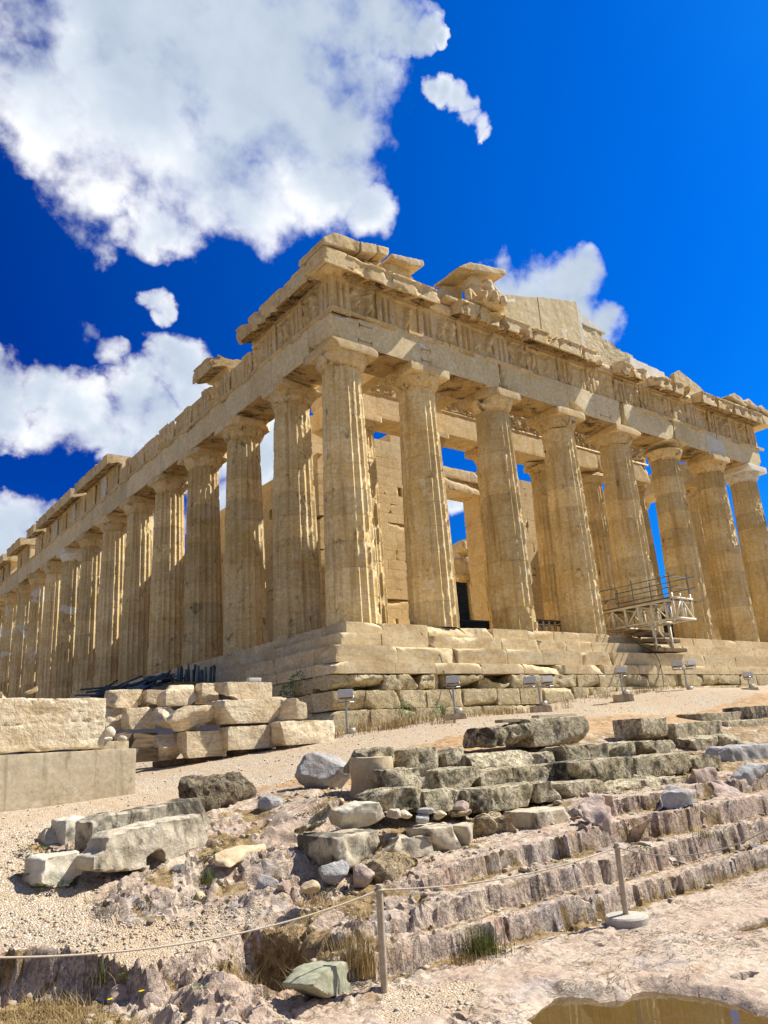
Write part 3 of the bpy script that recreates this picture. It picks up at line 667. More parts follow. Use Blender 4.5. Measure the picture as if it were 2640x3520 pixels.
# --- columns
SH = 9.57
def shaft(R0, R1, H, seed, rows=110, per=6, spall=.5, flutes=20, z0=0.0, top_break=None):
    n = flutes*per; z = np.linspace(0, H, rows+1)
    joints = np.arange(.957, H-.2, .957)
    z = np.sort(np.concatenate([z[np.min(np.abs(z[:, None]-joints[None]), 1) > .02], joints-.013, joints, joints+.013]))
    nr = len(z); t = z/H
    Rz = R0+(R1-R0)*t+.017*np.sin(math.pi*t)
    th = np.arange(n)*2*math.pi/n; ph = (np.arange(n) % per)/per
    fl = 1-(2*ph-1)**2                                  # 0 at an arris, 1 in the middle of a flute
    TH, Z = np.meshgrid(th, z); RR = np.repeat(Rz[:, None], n, 1); FL = np.repeat(fl[None], nr, 0)
    P = np.c_[(np.cos(TH)*RR).ravel(), (np.sin(TH)*RR).ravel(), Z.ravel()]; o = np.array((seed*3.7, seed*1.3, seed*2.1))
    dep = .080*(RR/R0)
    big = fbm(P*np.array((.8, .8, .55))+o, 4, seed).reshape(RR.shape)
    edge = np.exp(-(np.min(np.abs(Z[..., None]-np.r_[0, joints, H]), -1)/.10)**2)
    wear = sstep(.62-.34*spall, .70-.34*spall, big+.07*edge+.10*np.exp(-Z/.5))
    fine = fbm(P*5+o, 4, seed+1).reshape(RR.shape); chip = sstep(.26, .46, fbm(P*np.array((5, 5, 2.2))+o, 3, seed+2).reshape(RR.shape)+.10*edge)
    ar = 1-FL
    R = RR-dep*FL
    worn = RR-dep*1.02-.045*(fine+.35)*wear
    R = R*(1-wear)+np.minimum(R, worn)*wear
    R = R-ar**3*dep*.55*chip*(1-wear)-.003*fine
    isj = np.min(np.abs(z[:, None]-joints[None]), 1) < .004
    R[isj] -= .02
    V = np.c_[(np.cos(TH)*R).ravel(), (np.sin(TH)*R).ravel(), Z.ravel()]
    idx = np.arange(nr*n).reshape(nr, n); nx = np.roll(idx, -1, 1)
    F = np.stack([idx[:-1], nx[:-1], nx[1:], idx[1:]], -1).reshape(-1, 4)
    if top_break is not None:
        V[:, 2] = np.minimum(V[:, 2], top_break+.35*pn(V*np.array((1.2, 1.2, 0))+o, seed+6))
    return V, F
def echinus(r0, r1, z0, z1, seed, n=72, chip=.05):
    prof = [(r0-.05, z0-.02), (r0+.0, z0), (r0+.018, z0+.012), (r0, z0+.022), (r0+.02, z0+.034), (r0+.004, z0+.046), (r0+.03, z0+.058)]
    for k in range(1, 12):
        t = k/11; prof.append((r0+.03+(r1-r0-.03)*(1-(1-t)**1.55), z0+.058+(z1-z0-.058)*t*(.92+.08*t)))
    prof.append((r1-.05, z1)); prof.append((.3, z1))
    nr = len(prof); V = []
    for r, z in prof:
        for k in range(n): V.append((r*math.cos(2*math.pi*k/n), r*math.sin(2*math.pi*k/n), z))
    V = np.array(V); o = np.array((seed*5.1, seed*.7, seed*2.3))
    e = fbm(V*1.3+o, 4, seed); dmg = chip*sstep(.10, .42, e)*1.5+.010*fbm(V*6+o, 3, seed+1)
    q = np.hypot(V[:, 0], V[:, 1]); V[:, :2] *= (1-dmg/np.maximum(q, .3))[:, None]
    idx = np.arange(nr*n).reshape(nr, n); nx = np.roll(idx, -1, 1)
    return V, np.stack([idx[:-1], nx[:-1], nx[1:], idx[1:]], -1).reshape(-1, 4)
CACHE = {}
def column(x, y, seed, R0=.9525, R1=.7405, H=SH, z0=0.0, aw=2.0, ah=.35, eh=.51, rows=110, per=6, spall=.4, patch=0.0, crust=.0, var=None, cap=True, new_cap=False, chipA=.2, rz=0.0):
    if var is not None and var in CACHE:
        src = CACHE[var]; c = src[0].copy(); col.objects.link(c); c.location = (x, y, z0); c.rotation_euler = (0, 0, rz); c.parent = temple
        c['patch'] = patch; c['crust'] = crust
        for ch in src[1:]:
            k = ch.copy(); col.objects.link(k); k.parent = c; k['patch'] = patch; k['crust'] = crust+.1
            if new_cap: k.data = k.data.copy(); k.data.materials[0] = M['newmarble']
        return c
    c = tp('column', shaft(R0, R1, H, seed, rows, per, spall), 'column', sharp=28, patch=patch, crust=crust); c.location = (x, y, z0); c.rotation_euler = (0, 0, rz)
    out = [c]
    if cap:
        e = tp('echinus', echinus(R1, aw/2-.03, H, H+eh, seed, chip=.04+.12*spall), 'newmarble' if new_cap else 'marble', c, patch=patch*.6, crust=crust+.12)
        a = tp('abacus', xf(rough_block(aw, aw, ah, seed+3, .02, .008, .075, 5 if chipA else 1, chipA, 2.2), (0, 0, H+eh), -rz), 'newmarble' if new_cap else 'marble', c, patch=patch*.6, crust=crust-.05)
        out += [e, a]
    if var is not None: CACHE[var] = out
    return c
# west front, left to right: wear, stain
fr = [(.02, 0, .10, .30), (.2, 0, .12, .5), (.38, 0, .10, .2), (.45, .0, .08, .08), (.35, .0, .06, .12), (.3, 0, .08, .35), (.3, .0, .05, .25), (.3, .0, .02, .1)]
for i, (sp, pa, cu, ca) in enumerate(fr):
    column(FX[i], FY[0], 101+i, aw=2.08 if i in (0, 7) else 2.0, spall=sp, patch=pa, crust=cu, chipA=ca, new_cap=(i == 7), rows=130 if i < 4 else 100)
# north flank, going away
nf = [(.05, 0, .16, .2), (.1, 0, .16, .2), (.38, 0, .12, .15), (.35, 0, .12, .2), (.42, .0, .10, .15), (.5, .05, .06, .2), (.5, .28, .0, .15), (.4, .38, .0, .1), (.4, .36, .0, .05), (.4, .45, 0, .1), (.4, .40, 0, .1), (.4, .5, 0, .1), (.4, .45, 0, .1), (.4, .45, 0, .1), (.4, .4, 0, .1), (.4, .4, 0, .1)]
for i, (sp, pa, cu, ca) in enumerate(nf):
    k = i+1
    if k < 7: column(FX[0], FY[k], 201+i, spall=sp, patch=pa, crust=cu, chipA=ca, rows=110 if k < 4 else 80)
    else: column(FX[0], FY[k], 201+i, spall=sp, patch=pa, crust=cu, chipA=ca, rows=64, per=5, var=('n%d' % (i % 3)) if k != 8 else None, new_cap=(k == 8), rz=.31*k)
# south flank seen through the gaps
for k in (1, 2, 3, 4, 5, 6):
    column(FX[7], FY[k], 301+k, rows=60, per=5, spall=.5, patch=.2, var='s%d' % (k % 2), rz=.31*k)
# inner porch, six columns standing two steps up
IX = [5.2+4.096*i for i in range(6)]; IY = 5.75; IZ = .70
for i, x in enumerate(IX):
    column(x, IY, 401+i, R0=.825, R1=.64, H=8.92, z0=IZ, aw=1.72, ah=.30, eh=.42, rows=80, per=5, spall=.72, crust=.05, chipA=.3, var='i%d' % (i % 3), rz=.31*i)
tp('inner_step', joinVF([rough_block(0, 0, 0, 0) if 0 else xf(rough_block(22.6, 60, .34, 7, .03, .01, .8, 0), (15.44, 4.55+30, 0.004)), xf(rough_block(22.0, 59, .34, 8, .03, .01, .8, 0), (15.44, 4.9+29.5, .354))]), 'step', sharp=40)

# --- architrave
A0, A1, AF = 10.43, 11.78, .135
def arch_block(L, seed, chip, res=.10): return rough_block(L, 1.72, A1-A0-.004, seed, .015, .010, res, 6, chip, 1.6)
xs = [AF]+FX[1:7]+[LX-AF]
for i in range(7):
    L = xs[i+1]-xs[i]-.012
    o = tp('architrave_block', xf(arch_block(L, 31+i, (.22, .12, .10, .35, .28, .30, .16)[i]), ((xs[i]+xs[i+1])/2, AF+.86, A0)), 'arch', sharp=40, crust=-.05, patch=(.0, .02, .0, .0, .0, .25, .0)[i])
ys = [AF+1.73]+FY[1:16]+[LY-AF]
for i in range(len(ys)-1):
    L = ys[i+1]-ys[i]-.012; V, F = arch_block(L, 71+i, (.08, .10, .12)[i % 3], .10 if i < 3 else .25)
    V, F = xf((V, F), (0, 0, 0), math.pi/2); V[:, 0] += AF+.86; V[:, 1] += (ys[i]+ys[i+1])/2; V[:, 2] += A0
    tp('architrave_block', (V, F), 'arch', sharp=40, crust=-.03, patch=.0 if i < 6 else .12)
ys2 = FY[0:7]
for i in range(6):
    V, F = xf(arch_block(ys2[i+1]-ys2[i]-.012+(.0 if i else -.9), 171+i, .12, .25), (0, 0, 0), math.pi/2); V[:, 0] += LX-AF-.86; V[:, 1] += (ys2[i]+ys2[i+1])/2+(.45 if i == 0 else 0); V[:, 2] += A0
    tp('architrave_block', (V, F), 'arch', sharp=40)
# stained undersides of the architrave between the capitals
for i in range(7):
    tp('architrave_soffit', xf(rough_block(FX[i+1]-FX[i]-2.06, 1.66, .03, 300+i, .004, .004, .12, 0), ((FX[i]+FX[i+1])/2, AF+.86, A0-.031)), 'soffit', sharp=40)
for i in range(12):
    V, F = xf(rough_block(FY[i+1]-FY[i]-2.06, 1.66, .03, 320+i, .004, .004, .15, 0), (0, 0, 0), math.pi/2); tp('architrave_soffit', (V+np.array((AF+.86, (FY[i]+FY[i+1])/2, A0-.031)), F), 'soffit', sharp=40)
# --- taenia with regulae and drops
def guttae(cx, y, z, n=6, wdt=.80, dirx=True):
    parts = []
    for k in range(n):
        u = cx-wdt/2+wdt*(k+.5)/n
        p = (u, y, z) if dirx else (y, u, z); q = (p[0], p[1], z-.045)
        parts.append(tube(p, q, .030, 6, .040))
    return parts
TRX = [.5575+i*2.12607 for i in range(15)]
TRY = [.5575+i*2.1370 for i in range(33)]
rs = np.random.RandomState(5)
def taenia(front):
    parts = []; lst = TRX if front else TRY[:31]
    for i, c in enumerate(lst):
        if front and i in (6, 7, 8, 12) : continue
        a = c-1.06; b = c+1.06
        if i == 0: a = AF-.05 if front else AF+.0
        if front and i in (1, 3): b = c+.5
        if front and i == 5: b = c-.2
        L = b-a; res = .09 if i < 8 else .3
        V, F = rough_block(L, .16, .115, 700+i+(0 if front else 50), .01, .006, res, 4, .05, 3)
        V[:, 0] += (a+b)/2; V[:, 1] += AF+.005; V[:, 2] += A1-.118
        if not front: V = np.c_[V[:, 1], V[:, 0], V[:, 2]]; F = F[:, ::-1]
        parts = [(V, F)]
        if not (front and i in (4, 9, 10)) and rs.rand() > .12:
            bx = box(c-.42, c+.42, AF-.055, AF+.03, A1-.19, A1-.1215) if front else box(AF-.055, AF+.03, c-.42, c+.42, A1-.19, A1-.1215)
            if i == 0: bx = box(AF-.05, c+.42, AF-.055, AF+.03, A1-.19, A1-.1215) if front else box(AF-.055, AF+.03, AF+.035, c+.42, A1-.19, A1-.1215)
            parts.append(bx)
            if i < 14: parts += guttae(c, AF-.02, A1-.188, dirx=front)
        tp('taenia', joinVF(parts), 'marble', sharp=40, crust=-.05)
taenia(True); taenia(False)
# --- frieze: triglyphs and metopes
Z0, Z1 = A1, 13.13
def triglyph(seed, ero, top=None, rows=14):
    w_ = .845; g = w_/6; d = .12
    pr = [(-w_/2, .10), (-w_/2, .035), (-w_/2+g*.5, 0)]
    for c in (-g, g):
        pr += [(c-g*.55-.0, 0), (c-.02, d), (c+.02, d), (c+g*.55, 0)]
    pr += [(w_/2-g*.5, 0), (w_/2, .035), (w_/2, .10)]
    # refine
    P = []
    for (a, b), (c, e) in zip(pr[:-1], pr[1:]):
        n = max(1, int(math.hypot(c-a, e-b)/.045))
        for k in range(n): P.append((a+(c-a)*k/n, b+(e-b)*k/n))
    P.append(pr[-1]); P = np.array(P); h = (top or Z1)-Z0; z = np.linspace(0, h, rows+1); n = len(P); V = []
    for k, zz in enumerate(z):
        f = 1.0 if zz < h*.86 else 0.0
        for (a, b) in P:
            V.append((a, (b if f else min(b, .0) if abs(a) < w_/2-.001 else b)-(0 if f else .012), zz))
    V = np.array(V); o = np.array((seed*3.1, seed*1.7, 0)); e = fbm(V*1.6+o, 4, seed)
    V[:, 1] += ero*.15*sstep(.05, .5, e)+.012*ero*fbm(V*8+o, 3, seed+1)+.004*fbm(V*5+o, 3, seed+2)
    V[:, 2] -= (V[:, 2] > h*.8)*.25*ero*sstep(.1, .5, pn(V*1.1+o, seed+4))
    idx = np.arange((rows+1)*n).reshape(rows+1, n)
    return V, np.stack([idx[:-1, :-1], idx[:-1, 1:], idx[1:, 1:], idx[1:, :-1]], -1).reshape(-1, 4)
def metope(seed, amp, wdt=1.30, top=None, res=.045):
    h = (top or Z1)-Z0; nx_, nz = int(wdt/res), int(h/res); u = np.linspace(-wdt/2, wdt/2, nx_+1); z = np.linspace(0, h, nz+1)
    U, Zz = np.meshgrid(u, z); r = np.random.RandomState(seed); D = np.zeros(U.shape)
    def limb(a, b, ra, rb, hh):
        a = np.array(a); b = np.array(b); d = b-a; t = np.clip(((U-a[0])*d[0]+(Zz-a[1])*d[1])/(d@d), 0, 1)
        q = np.hypot(U-a[0]-t*d[0], Zz-a[1]-t*d[1])/(ra+(rb-ra)*t); return hh*np.sqrt(np.clip(1-q*q, 0, 1))
    if amp > 0:
        for s in ((-.28, .3) if r.rand() < .7 else (r.uniform(-.1, .1),)):
            lean = r.uniform(-.22, .22); hip = (s+r.uniform(-.05, .05), .55); sh_ = (s+lean, .95)
            L = [limb(hip, sh_, .13, .16, .17)]
            for q in (-1, 1):
                kn = (hip[0]+q*r.uniform(.05, .2), .30); L.append(limb(hip, kn, .10, .07, .13)); L.append(limb(kn, (kn[0]+r.uniform(-.12, .12), .04), .07, .05, .11))
                if r.rand() < .6: L.append(limb((sh_[0]+q*.1, .93), (sh_[0]+q*r.uniform(.15, .32), r.uniform(.6, 1.12)), .065, .05, .11))
            if r.rand() < .5: L.append(limb((sh_[0]+lean*.3, 1.1), (sh_[0]+lean*.3, 1.14), .09, .09, .13))
            for l in L: D = np.maximum(D, l)
    P = np.c_[U.ravel(), Zz.ravel(), U.ravel()*0+seed*2.7]
    er = fbm(P*3.2, 4, seed).reshape(U.shape); D = 1.35*D*np.clip(amp*(1+.9*er), 0, 1.4)+amp*.02*np.abs(fbm(P*9, 3, seed+9)).reshape(U.shape)*(D > .02)
    Y = .13-D-.012*fbm(P*4, 4, seed+3).reshape(U.shape)-.05*sstep(.15, .5, er)*(amp < .4)*-1
    Y = np.where(Zz > h-.13, np.minimum(Y, .075), Y)
    V = np.c_[U.ravel(), Y.ravel(), Zz.ravel()]; idx = np.arange(U.size).reshape(U.shape)
    return V, np.stack([idx[:-1, :-1], idx[:-1, 1:], idx[1:, 1:], idx[1:, :-1]], -1).reshape(-1, 4)
def flankVF(V, F, c, x): return np.c_[V[:, 1]+x, c-V[:, 0], V[:, 2]], F    # turn a front piece to face the north flank
FF = AF-.02
for i, c in enumerate(TRX):
    V, F = triglyph(500+i, .12 if i < 5 else (.75 if i < 13 else .4)); tp('triglyph', (V+np.array((c, FF, Z0)), F), 'marble', sharp=30, crust=.02 if i < 5 else .10)
    if i < 14:
        V, F = metope(520+i, (1.1, 1.0, 1.1, .7, .6, .3, .3, .45, .5, .3, .3, .3, .8, .9)[i]); tp('metope', (V+np.array((c+1.063, FF, Z0)), F), 'marble', sharp=40, crust=-.03)
# the corner return and the north flank: full to the sixth metope, then worn tops, then bare, then rebuilt lengths
def ftop(y):
    if y < 6.6: return Z1
    if y < 22: return Z1-.10-.22*abs(math.sin(y*1.7))
    if 23.2 < y < 29.9 or 30.4 < y < 39.6 or 40 < y < 43 or 44.3 < y < 49 or 50.3 < y < 60: return Z1
    return None
for i, c in enumerate(TRY[:30]):
    t_ = ftop(c)
    if t_ is None: continue
    V, F = triglyph(600+i, .2 if i < 3 else .55, t_, 14 if i < 10 else 6); V, F = flankVF(V+np.array((0, 0, Z0)), F, c, FF)
    tp('triglyph', (V, F), 'newmarble' if i in (12, 15, 17, 20) else 'marble', sharp=30, crust=.02)
    t2 = ftop(c+1.07)
    if t2 is None or (i > 10 and i % 2 == 0 and i not in (13, 19)): continue
    V, F = metope(640+i, (.9, .6, .5, .25, .7, .6, .3, .5, .3, .4)[i] if i < 10 else 0, top=t2, res=.045 if i < 10 else .15); V, F = flankVF(V+np.array((0, 0, Z0)), F, c+1.068, FF)
    tp('metope', (V, F), 'marble', sharp=40, crust=-.03)
bk = [xf(rough_block(LX-2*AF-.36, 1.3, Z1-Z0-.004, 3, .02, .01, .35, 0), (LX/2, AF+.81, Z0))]
bparts = []
for i in range(30):
    t_ = ftop(TRY[i]+.0)
    if t_ is None or i == 0: continue
    hh = t_-Z0-(.0 if t_ == Z1 else .12)-.004
    V, F = rough_block(2.13, .9, hh, 800+i, .03, .02, .2, 3, .2 if t_ < Z1 else .02); V = np.c_[V[:, 1]+AF+.58, V[:, 0]+TRY[i]+.2, V[:, 2]+Z0]; bparts.append((V, F[:, ::-1]))
for q_ in bk+bparts: tp('frieze_backing', q_, 'marble', sharp=40)
# --- cornice
def geison(L, seed, chip, res=.09, mutule=True, gut=True, proj=.74, low=0.0):
    """cornice block lying along x: sloping soffit, dripping edge, mutules with drops below"""
    pr = [(1.0, 0.02), (.02, .02), (.02, .07), (-.04, .075), (-proj+.16, -.085), (-proj+.16, -.03), (-proj+.08, -.045), (-proj+.08, -.14), (-proj, -.14), (-proj, .40), (-proj-.05, .41), (-proj-.05, .47), (-proj+.02, .53), (1.0, .56)]
    if proj < .5: pr = [(1.0, .02), (.02, .02), (-proj*.5, .06), (-proj, .2), (-proj*.8, .38), (.0, .50), (1.0, .52)]
    P = []
    for (a, b), (c, e) in zip(pr, pr[1:]+pr[:1]):
        n = max(1, int(math.hypot(c-a, e-b)/res))
        for k in range(n): P.append((a+(c-a)*k/n, b+(e-b)*k/n))
    P = np.array(P); n = len(P); ns = max(2, int(L/res)); x = np.linspace(-L/2, L/2, ns+1)
    V = np.array([(xx, p[0], p[1]) for xx in x for p in P]); idx = np.arange((ns+1)*n).reshape(ns+1, n); nx = np.roll(idx, -1, 1)
    F = np.stack([idx[:-1], nx[:-1], nx[1:], idx[1:]], -1).reshape(-1, 4).tolist(); F += [idx[0][::-1].tolist(), idx[-1].tolist()]
    o = np.array((seed*3.3, seed*.9, seed*1.9)); e = fbm(V*1.5+o, 4, seed)
    edge = sstep(-proj+.5, -proj, V[:, 1])*(1 if proj > .5 else .4)
    V[:, 1] += edge*(chip*1.3*sstep(.05, .45, e)+.012*fbm(V*7+o, 3, seed+2)); V[:, 2] += .010*fbm(V*5+o, 3, seed+5)-.25*chip*sstep(.2, .5, e)*(V[:, 2] > .35)
    ex = np.abs(V[:, 0])-L/2+chip*.8*sstep(-.1, .5, pn(V*2+o, seed+8)); V[:, 0] -= np.sign(V[:, 0])*np.clip(ex, 0, 1)*edge
    parts = [(V, F)]
    if mutule:
        for cx in (-L/4, L/4):
            w_ = min(.845, L*.42); a, b = -.06, -proj+.18
            za, zb = .02-.0, -.115
            Vm = np.array([(cx+sx*w_/2, yy, zz+dz) for sx in (-1, 1) for yy, zz in ((a, .075), (b, -.085)) for dz in (-.055, .02)])
            parts.append((Vm, [(0,1,3,2), (4,6,7,5), (0,4,5,1), (2,3,7,6), (0,2,6,4), (1,5,7,3)]))
            if gut:
                for r_ in range(3):
                    for k in range(6):
                        q = (r_+.5)/3; yy = a+(b-a)*q; zz = .02+(-.14-.02)*q; xx = cx-w_/2+w_*(k+.5)/6
                        parts.append(tube((xx, yy, zz+.01), (xx, yy-.006, zz-.04), .034, 6, .04))
    return parts[0], (joinVF(parts[1:]) if len(parts) > 1 else None)
ZC = 13.13
frc = [(.42, 2.55, .05, .74), (2.56, 4.95, .10, .74), (4.97, 6.12, .10, .14), (6.14, 7.2, .22, .74), (7.22, 8.7, .20, .72), (8.72, 10.4, .30, .74), (10.42, 12.2, .26, .72), (12.22, 14.0, .32, .74), (14.02, 15.6, .28, .70),
       (15.62, 16.95, .12, .12), (16.97, 17.9, .22, .72), (17.92, 19.0, .22, .74), (19.02, 19.9, .1, .14), (19.92, 21.4, .32, .72), (21.42, 23.0, .30, .70), (23.02, 24.1, .1, .12), (24.12, 25.5, .24, .72), (25.52, 27.4, .20, .74), (27.42, 29.2, .10, .74), (29.22, 30.46, .05, .74)]
for i, (a, b, ch, mu) in enumerate(frc):
    (V, F), mu_ = geison(b-a, 900+i, ch, .085 if i < 10 else .13, mu > .5, i < 9, mu); sh_ = np.array(((a+b)/2, AF, ZC))
    cb_ = tp('cornice_block', (V+sh_, F), 'marble', sharp=38, crust=.02)
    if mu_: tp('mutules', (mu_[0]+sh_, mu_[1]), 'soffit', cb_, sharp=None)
# the corner block carries both directions
cV, cF = xf(rough_block(1.35, 1.35, .54, 931, .012, .006, .08, 4, .10, 2), (-.62+.675, -.62+.675, ZC-.005))
cb = rough_block(1.03, 1.03, .15, 932, .01, .004, .12, 0)
tp('cornice_block', joinVF([(cV, cF), box(-.62, -.54, -.62, .41, ZC-.14, ZC-.006), box(-.538, .41, -.62, -.54, ZC-.14, ZC-.006), box(-.44, .1, -.44, .1, ZC-.07, ZC-.006)]), 'marble', sharp=38, crust=.05)
cV, cF = xf(rough_block(1.0, 1.3, .56, 933, .012, .006, .12, 3, .10, 2), (LX+.62-.5, -.62+.65, ZC-.12)); tp('cornice_block', (cV, cF), 'marble', sharp=38)
flc = [(.75, 2.35, .04), (2.36, 4.3, .10), (4.32, 6.45, .14), (8.9, 11.0, .35), (23.3, 25.5, .08), (25.52, 27.6, .05), (27.62, 29.8, .06), (30.6, 32.7, .08), (32.72, 34.8, .05), (34.82, 37, .08), (37.02, 39.4, .06), (40.2, 42.4, .2), (44.5, 46.6, .08), (46.62, 48.8, .08), (50.4, 52.8, .06), (52.82, 55, .06), (55.02, 57.5, .06)]
for i, (a, b, ch) in enumerate(flc):
    (V, F), mu_ = geison(b-a, 950+i, ch, .085 if i < 4 else .2, True, i < 3); fl_ = lambda q: np.c_[q[:, 1]+AF, -q[:, 0]+(a+b)/2, q[:, 2]+ZC]
    cb_ = tp('cornice_block', (fl_(V), F), 'marble', sharp=38, crust=.02)
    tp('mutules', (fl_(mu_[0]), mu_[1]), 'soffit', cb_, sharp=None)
# --- what is left of the gable
def slab(pts, y0, y1, seed, vox=.05, amp=.02, sc_=2.0):
    """an outline in the plane of the gable (x, z) given a real thickness, with worn edges"""
    n = len(pts); V = np.array([(x, y0, z) for x, z in pts]+[(x, y1, z) for x, z in pts]); F = [list(range(n)), list(range(2*n-1, n-1, -1))]+[[k, n+k, n+(k+1) % n, (k+1) % n] for k in range(n)]
    V, F, N = remesh((V, F), vox); V = V+N*(amp*fbm(V*sc_+seed, 4, seed))[:, None]; return V, F
ZG = ZC+.55
def gab(nm, pts, y0, y1, seed, mat='marble', **k):
    vox = k.pop('vox', .05); am = k.pop('amp', .02); return tp(nm, slab(pts, y0, y1, seed, vox, am), mat, sharp=35, **k)
# raking cornice left on the near corner, in three lengths
sl = .235
def rk(x, up=0): return ZG-.12+(x+.6)*sl+up
gab('raking_cornice_block', [(-.66, 13.70), (.95, rk(.95)-.0), (1.0, rk(1.0, .46)), (.45, rk(.45, .60)), (-.15, rk(-.2, .72)), (-.52, rk(-.5, .50)), (-.66, 13.95)], -.66, 1.1, 1, amp=.03, crust=-.02)
gab('raking_cornice_block', [(1.02, rk(1.0)), (1.78, rk(1.78)), (1.80, rk(1.8, .44)), (1.02, rk(1.0, .46))], -.70, 1.0, 2, amp=.02)
gab('raking_cornice_block', [(1.83, rk(1.8)), (2.30, rk(2.3)-.02), (2.42, rk(2.3, .16)), (2.40, rk(2.4, .40)), (1.83, rk(1.8, .42))], -.68, .8, 3, amp=.02)
gab('raking_cornice_block', [(1.5, ZG+.04), (3.8, ZG+.08), (3.95, rk(3.9, -.55)), (3.3, rk(3.3, -.06)), (2.2, rk(2.2, -.06)), (1.5, rk(1.5, -.05))], -.25, .9, 4, amp=.05)
gab('raking_cornice_block', [(2.6, rk(2.6, -.05)), (4.05, rk(4.05, -.30)), (4.25, rk(4.2, -.12)), (4.2, rk(4.2, .10)), (2.55, rk(2.5, .18))], -.62, .7, 5, amp=.03)
gab('gable_floor_slab', [(5.5, ZG-.02), (9.2, ZG-.02), (9.2, ZG+.14), (5.6, ZG+.12)], -.30, 1.4, 6, amp=.03)
gab('gable_wall_slab', [(5.2, ZG+.1), (7.4, ZG+.1), (7.4, ZG+1.55), (6.3, ZG+1.25), (6.1, ZG+.95), (5.5, ZG+.95)], .55, 1.0, 7, amp=.02)
gab('raking_cornice_block', [(6.25, ZG+1.42), (8.95, ZG+2.02), (9.15, ZG+2.14), (9.1, ZG+2.36), (6.95, ZG+1.98), (6.2, ZG+1.5)], -.62, 1.1, 8, amp=.025)
def zt(x): return 15.46+(x-9.1)*.246
for k, (a, b) in enumerate(((8.95, 12.4), (12.43, 15.4))):
    gab('gable_wall_slab', [(a, ZG), (b, ZG), (b, zt(b)), (a+(.25 if k == 0 else 0), zt(a+.2)), (a, zt(a)-.12)], .45, .9, 9+k, 'arch', amp=.012, crust=-.12, patch=.30)
gab('gable_backing', [(15.43, ZG), (15.72, ZG), (15.72, 16.6), (15.43, 17.1)], .5, 1.0, 12, 'newmarble', amp=.004)
gab('gable_backing', [(15.75, ZG), (17.6, ZG), (17.6, 16.0), (15.75, 16.05)], .75, 1.3, 13, 'poros', amp=.03)
gab('gable_backing', [(15.75, 16.06), (17.9, 16.0), (17.8, 16.12), (15.75, 16.72)], .7, 1.25, 14, 'newmarble', amp=.01)
gab('gable_backing', [(17.62, ZG), (20.3, ZG), (20.3, 14.95), (20.2, 15.42), (18.8, 15.46), (18.6, 15.72), (17.62, 15.75)], .8, 1.35, 15, 'poros', amp=.04)
gab('gable_backing', [(18.9, ZG), (22.3, ZG), (22.3, 14.72), (19.2, 14.88)], .35, .78, 16, 'newmarble', amp=.006)
gab('gable_backing', [(22.32, ZG), (23.2, ZG), (23.2, 14.65), (22.32, 14.7)], .5, 1.0, 17, 'marble', amp=.03)
gab('gable_backing', [(22.95, ZG), (25.9, ZG), (25.85, 14.3), (25.5, 14.55), (23.6, 15.12), (23.0, 14.8)], .2, .49, 18, 'marble', amp=.02)
gab('gable_backing', [(25.95, ZG), (28.2, ZG), (28.1, 14.05), (26.0, 14.22)], .2, 1.2, 19, 'marble', amp=.05)
gab('raking_cornice_block', [(27.0, 14.05), (28.6, ZG+.03), (29.0, ZG+.12), (28.5, 14.18), (27.7, 14.36)], -.62, .6, 20, amp=.03)
gab('raking_cornice_block', [(28.6, 14.0), (30.2, ZG+.02), (30.4, ZG+.2), (29.2, 14.35)], -.64, .6, 21, amp=.03)
gab('raking_cornice_block', [(30.0, 13.95), (31.4, ZG-.05), (31.45, ZG+.2), (30.6, 14.2)], -.66, .8, 22, amp=.03)
# --- inner porch entablature and the great hall behind it
IA0 = IZ+8.92+.42+.30+.004
ixs = [4.3]+IX[1:5]+[26.6]
for i in range(5):
    L = ixs[i+1]-ixs[i]-.01
    tp('inner_architrave', xf(rough_block(L, 1.45, 1.22, 41+i, .02, .012, .12, 5, .2, 1.8), ((ixs[i]+ixs[i+1])/2, IY, IA0)), 'marble', sharp=40, crust=.0)
IF0 = IA0+1.23
def frieze_relief(L, seed, h=1.0, amp=.11):
    res = .03; u = np.arange(0, L+.001, res); z = np.linspace(0, h, 34); U, Zz = np.meshgrid(u, z); P = np.c_[U.ravel(), Zz.ravel(), U.ravel()*0+seed]
    n = np.abs(fbm(P*np.array((2.6, 1.5, 1)), 4, seed)).reshape(U.shape); D = amp*(1-sstep(.0, .26, n))*sstep(0, .06, Zz)*sstep(h, h-.16, Zz)*(1+.4*pn(P*.8, seed+2).reshape(U.shape))
    V = np.c_[U.ravel(), (-D).ravel(), Zz.ravel()]; idx = np.arange(U.size).reshape(U.shape)
    return V, np.stack([idx[:-1, :-1], idx[:-1, 1:], idx[1:, 1:], idx[1:, :-1]], -1).reshape(-1, 4)
V, F = frieze_relief(22.2, 77); tp('inner_frieze', (V+np.array((4.34, IY-.66, IF0)), F), 'marble', sharp=180, crust=.08)
tp('inner_frieze_backing', joinVF([box(4.34, 26.5, IY-.64, IY+.6, IF0, IF0+1.02), box(4.3, 26.6, IY-.75, IY-.645, IF0-.12, IF0-.01), box(4.3, 26.6, IY-.78, IY+.6, IF0+1.03, IF0+1.22)]), 'marble', sharp=None)
for (a, b) in ((6.55, 8.6),):
    V, F = xf(rough_block(b-a, 1.25, 1.22, 47, .02, .012, .12, 5, .2, 1.8), (0, 0, 0), math.pi/2); tp('inner_architrave', (V+np.array((5.0, (a+b)/2, IA0)), F), 'marble', sharp=40)
    tp('inner_frieze_backing', xf(rough_block(1.2, b-a+.2, 1.15, 48, .03, .02, .12, 6, .25, 2), (5.0, (a+b)/2-.1, IF0)), 'marble', sharp=40)
